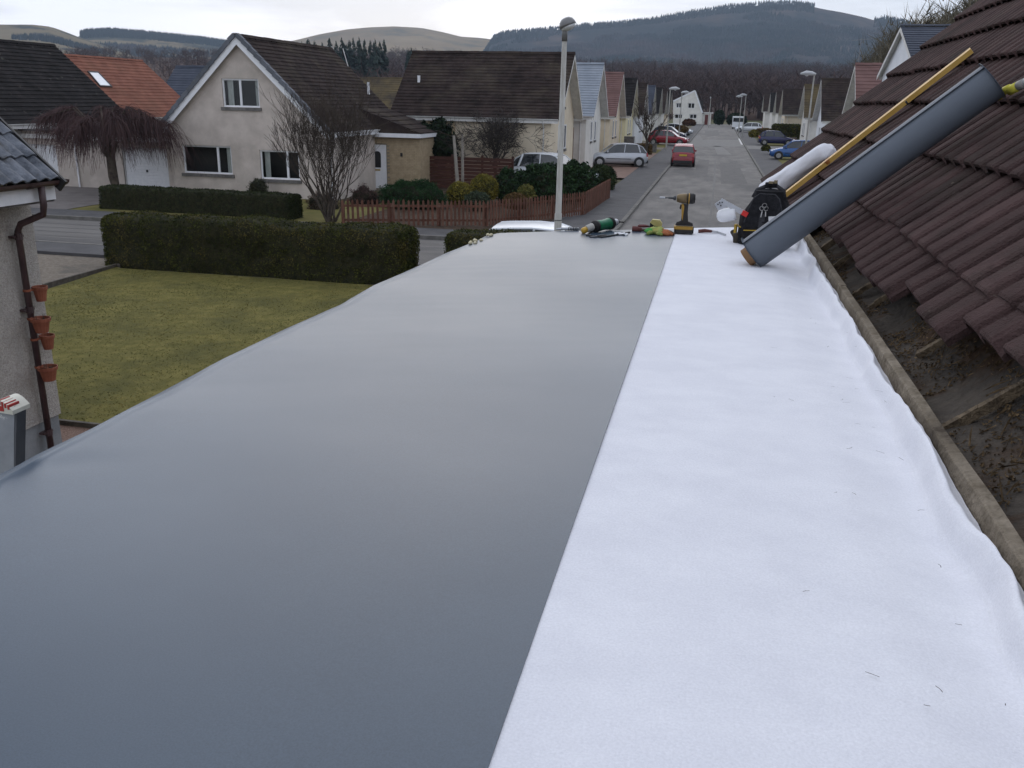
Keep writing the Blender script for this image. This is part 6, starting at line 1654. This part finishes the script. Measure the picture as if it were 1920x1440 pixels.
# seam roller with a pale head and amber end
s0 = gp(1094, 441, ZR) + Vector((0, .0, .026)); s1 = s0 + Vector((.042, .03, .020))
sr = thing('seam_roller', 'small pale roller with an amber end leaning on the hot air welder', 'hand tool', (s0.x, s0.y, ZR))
ax = (s1 - s0).normalized(); Ms = frame(s0, Vector((0, 0, 1)).cross(ax).normalized(), ax.cross(Vector((0, 0, 1)).cross(ax).normalized()))
b = MB().lathe([(.002, -.012), (.016, -.010), (.018, .002), (.017, .02)], Ms, 16); b.build('amber_end', mat('amber_plastic', (.50, .30, .04), (.58, .37, .08), 12, rough=.4), sr, smooth=True)
b = MB().lathe([(.019, .02), (.021, .024), (.021, .058), (.018, .064), (.002, .065)], Ms, 16); b.build('roller', mat('dusty_silicone', (.34, .33, .29), (.45, .44, .40), 12, rough=.8), sr, smooth=True)
# white rag under the welder, dark pliers
rg_ = thing('paper_offcut', 'crumpled white paper offcut between the welder and the gloves', 'offcut', gp(1158, 443, ZR))
p0 = gp(1155, 443, ZR); b = MB(); b.grid(8, 5, lambda u, v: p0 + Vector((.075 * u - .01, .05 * v - .02 + .01 * u, .016 + .012 * fbm(u * 3, v * 3, 2)))); b.build('paper', WHITE, rg_, smooth=False)
def pliers(label, p, q, hm, opening=.016):
    o = thing('pliers', label, 'pliers', p); d = (q - p); Ld = d.length; d.normalize(); s = Vector((0, 0, 1)).cross(d).normalized(); u = Vector((0, 0, .012))
    b = MB()
    for k in (1, -1): b.tube([p + u + s * opening * k, p + u + d * Ld * .3 + s * opening * 1.1 * k, p + u + d * Ld * .62 + s * .005 * k], [.006, .0075, .005], 8)
    b.build('handles', hm, o, smooth=True)
    b = MB()
    for k in (1, -1): b.tube([p + u + d * Ld * .58 + s * -.004 * k, p + u + d * Ld * .72 + s * .009 * k, p + u + q * 0 + d * Ld + s * .002 * k], [.006, .008, .003], 6)
    b.build('jaws', ALUD, o); return o
pliers('dark red handled snips lying behind the coloured gloves', gp(1196, 428, ZR) + Vector((0, .03, 0)), gp(1228, 430, ZR) + Vector((0, .03, 0)), mat('dark_red_grip', (.10, .02, .02), rough=.5))
pliers('black handled pliers beside the hot air welder', gp(1140, 446, ZR), gp(1106, 449, ZR), BLACKP)
b_ = gp(1185, 436, ZR)
gr_ = thing('grip_handle', 'dark reddish rubber grip end left of the coloured gloves', 'hand tool', b_)
b = MB().tube([b_ + Vector((0, 0, .022)), b_ + Vector((.02, .0, .021)), b_ + Vector((.055, .003, .018))], [.016, .018, .012], 10); b.build('grip', mat('maroon_rubber', (.085, .025, .022), (.12, .04, .035), 20, rough=.7), gr_, smooth=True)
b = MB().tube([b_ + Vector((.05, .003, .018)), b_ + Vector((.12, .006, .017))], .009, 8); b.build('shaft', mat('olive_shaft', (.07, .06, .035), rough=.5), gr_)
# gloves: lime and orange crumpled pair
gl0 = gp(1232, 443, ZR)
LIME = mat('lime_fabric', (.20, .27, .06), (.32, .38, .12), 16, rough=.85, c3=(.42, .38, .12), s3=18, r3=(.5, .6)); GRND = mat('green_fabric', (.05, .26, .05), (.09, .36, .09), 14, rough=.8); ORG = mat('orange_fabric', (.30, .09, .035), (.40, .15, .06), 14, rough=.8)
gv = thing('work_gloves', 'crumpled pair of lime and orange work gloves left of the impact driver', 'gloves', gl0)
def lump(name, c, rx, ry, rz_, m, sd):
    b = MB(); b.grid(20, 12, lambda u, v: c + Vector((rx * math.cos(6.2832*u) * math.sin(PI*v), ry * math.sin(6.2832*u) * math.sin(PI*v), -rz_ * math.cos(PI*v))) * (1 + .35 * fbm(math.cos(6.2832*u) * 1.6 + sd, math.sin(6.2832*u) * 1.6, v * 3, 3)))
    return b.build(name, m, gv, smooth=True)
lump('palm', gl0 + Vector((-.01, .03, .026)), .050, .032, .022, LIME, 1); lump('palm', gl0 + Vector((-.045, .015, .024)), .026, .02, .016, GRND, 5)
for k, (dx, dy, dz, ex, ey, m) in enumerate(((.02, -.01, .014, .068, -.012, ORG), (.03, .005, .024, .085, .004, ORG), (.025, .02, .03, .08, .03, ORG), (-.03, -.01, .02, -.055, -.025, LIME), (.0, -.018, .016, .03, -.03, LIME), (.04, .03, .02, .095, .02, mat('brown_cuff', (.10, .05, .03), rough=.8)))):
    a, c = gl0 + Vector((dx, dy, dz)), gl0 + Vector((ex, ey, .013))
    b = MB().tube([a, a.lerp(c, .5) + Vector((0, 0, .006)), c, c + (c - a) * .05], [.011, .012, .010, .004], 8); b.build('finger', m, gv, smooth=True)
# tape measure
tm0 = gp(1228, 434, ZR) + Vector((0, .05, .03))
tmo = thing('tape_measure', 'black and yellow tape measure sitting behind the gloves', 'tape measure', tm0 - Vector((0, 0, .03)))
b = MB(); b.prism([(-.034, -.028), (.034, -.028), (.036, .012), (.022, .032), (-.022, .034), (-.034, .016)], .038, frame(tm0 + Vector((0, .019, 0)), (1, 0, 0), (0, 0, 1))); b.build('case', BT, tmo)
b = MB(); b.prism([(-.010, .000), (.035, -.006), (.0365, .013), (.022, .0328), (-.022, .0348), (-.034, .017)], .040, frame(tm0 + Vector((0, .020, 0)), (1, 0, 0), (0, 0, 1))); b.build('yellow_shell', mat('dull_yellow', (.42, .36, .12), (.5, .43, .18), 20, rough=.5), tmo)
# knife
k0, k1 = gp(1309, 438, ZR), gp(1342, 439, ZR); k2 = gp(1361, 444, ZR)
kn = thing('hook_knife', 'folding knife with a dark red handle and open blade on the white fleece', 'knife', k0); u = Vector((0, 0, .014))
b = MB().tube([k0 + u, k0.lerp(k1, .35) + u * 1.3, k1 + u], [.010, .011, .006], 8); b.build('handle', mat('maroon_handle', (.09, .028, .022), (.15, .05, .04), 40, rough=.6), kn, smooth=True)
b = MB().bar(k1 + u, k2 + u * .7, .002, .012, (0, .3, 1)); b.build('blade', STEEL, kn)
b = MB().bar(k0.lerp(k1, .75) + u * 1.1, k1 + (k2 - k1) * .15 + u, .010, .013, (0, 0, 1)); b.build('bolster', STEEL, kn)
# marker / scriber
m0, m1 = gp(1041, 436, ZR), gp(1086, 436, ZR)
mk = thing('probe_pen', 'slim silver and grey probe pen lying left of the hot air welder', 'pen', m0); u = Vector((0, .02, .018))
b = MB().tube([m0 + u, m0.lerp(m1, .22) + u], [.003, .007], 8); b.build('tip', STEEL, mk)
b = MB().tube([m0.lerp(m1, .2) + u, m0.lerp(m1, .95) + u], .009, 10); b.build('barrel', mat('pale_grey_barrel', (.35, .36, .38), rough=.35, metal=.3), mk, smooth=True)
b = MB()
for q in range(6): b.tube([m0.lerp(m1, .5 + q * .07) + u, m0.lerp(m1, .53 + q * .07) + u], .0102, 10)
b.build('grip_ring', BLACKP, mk)
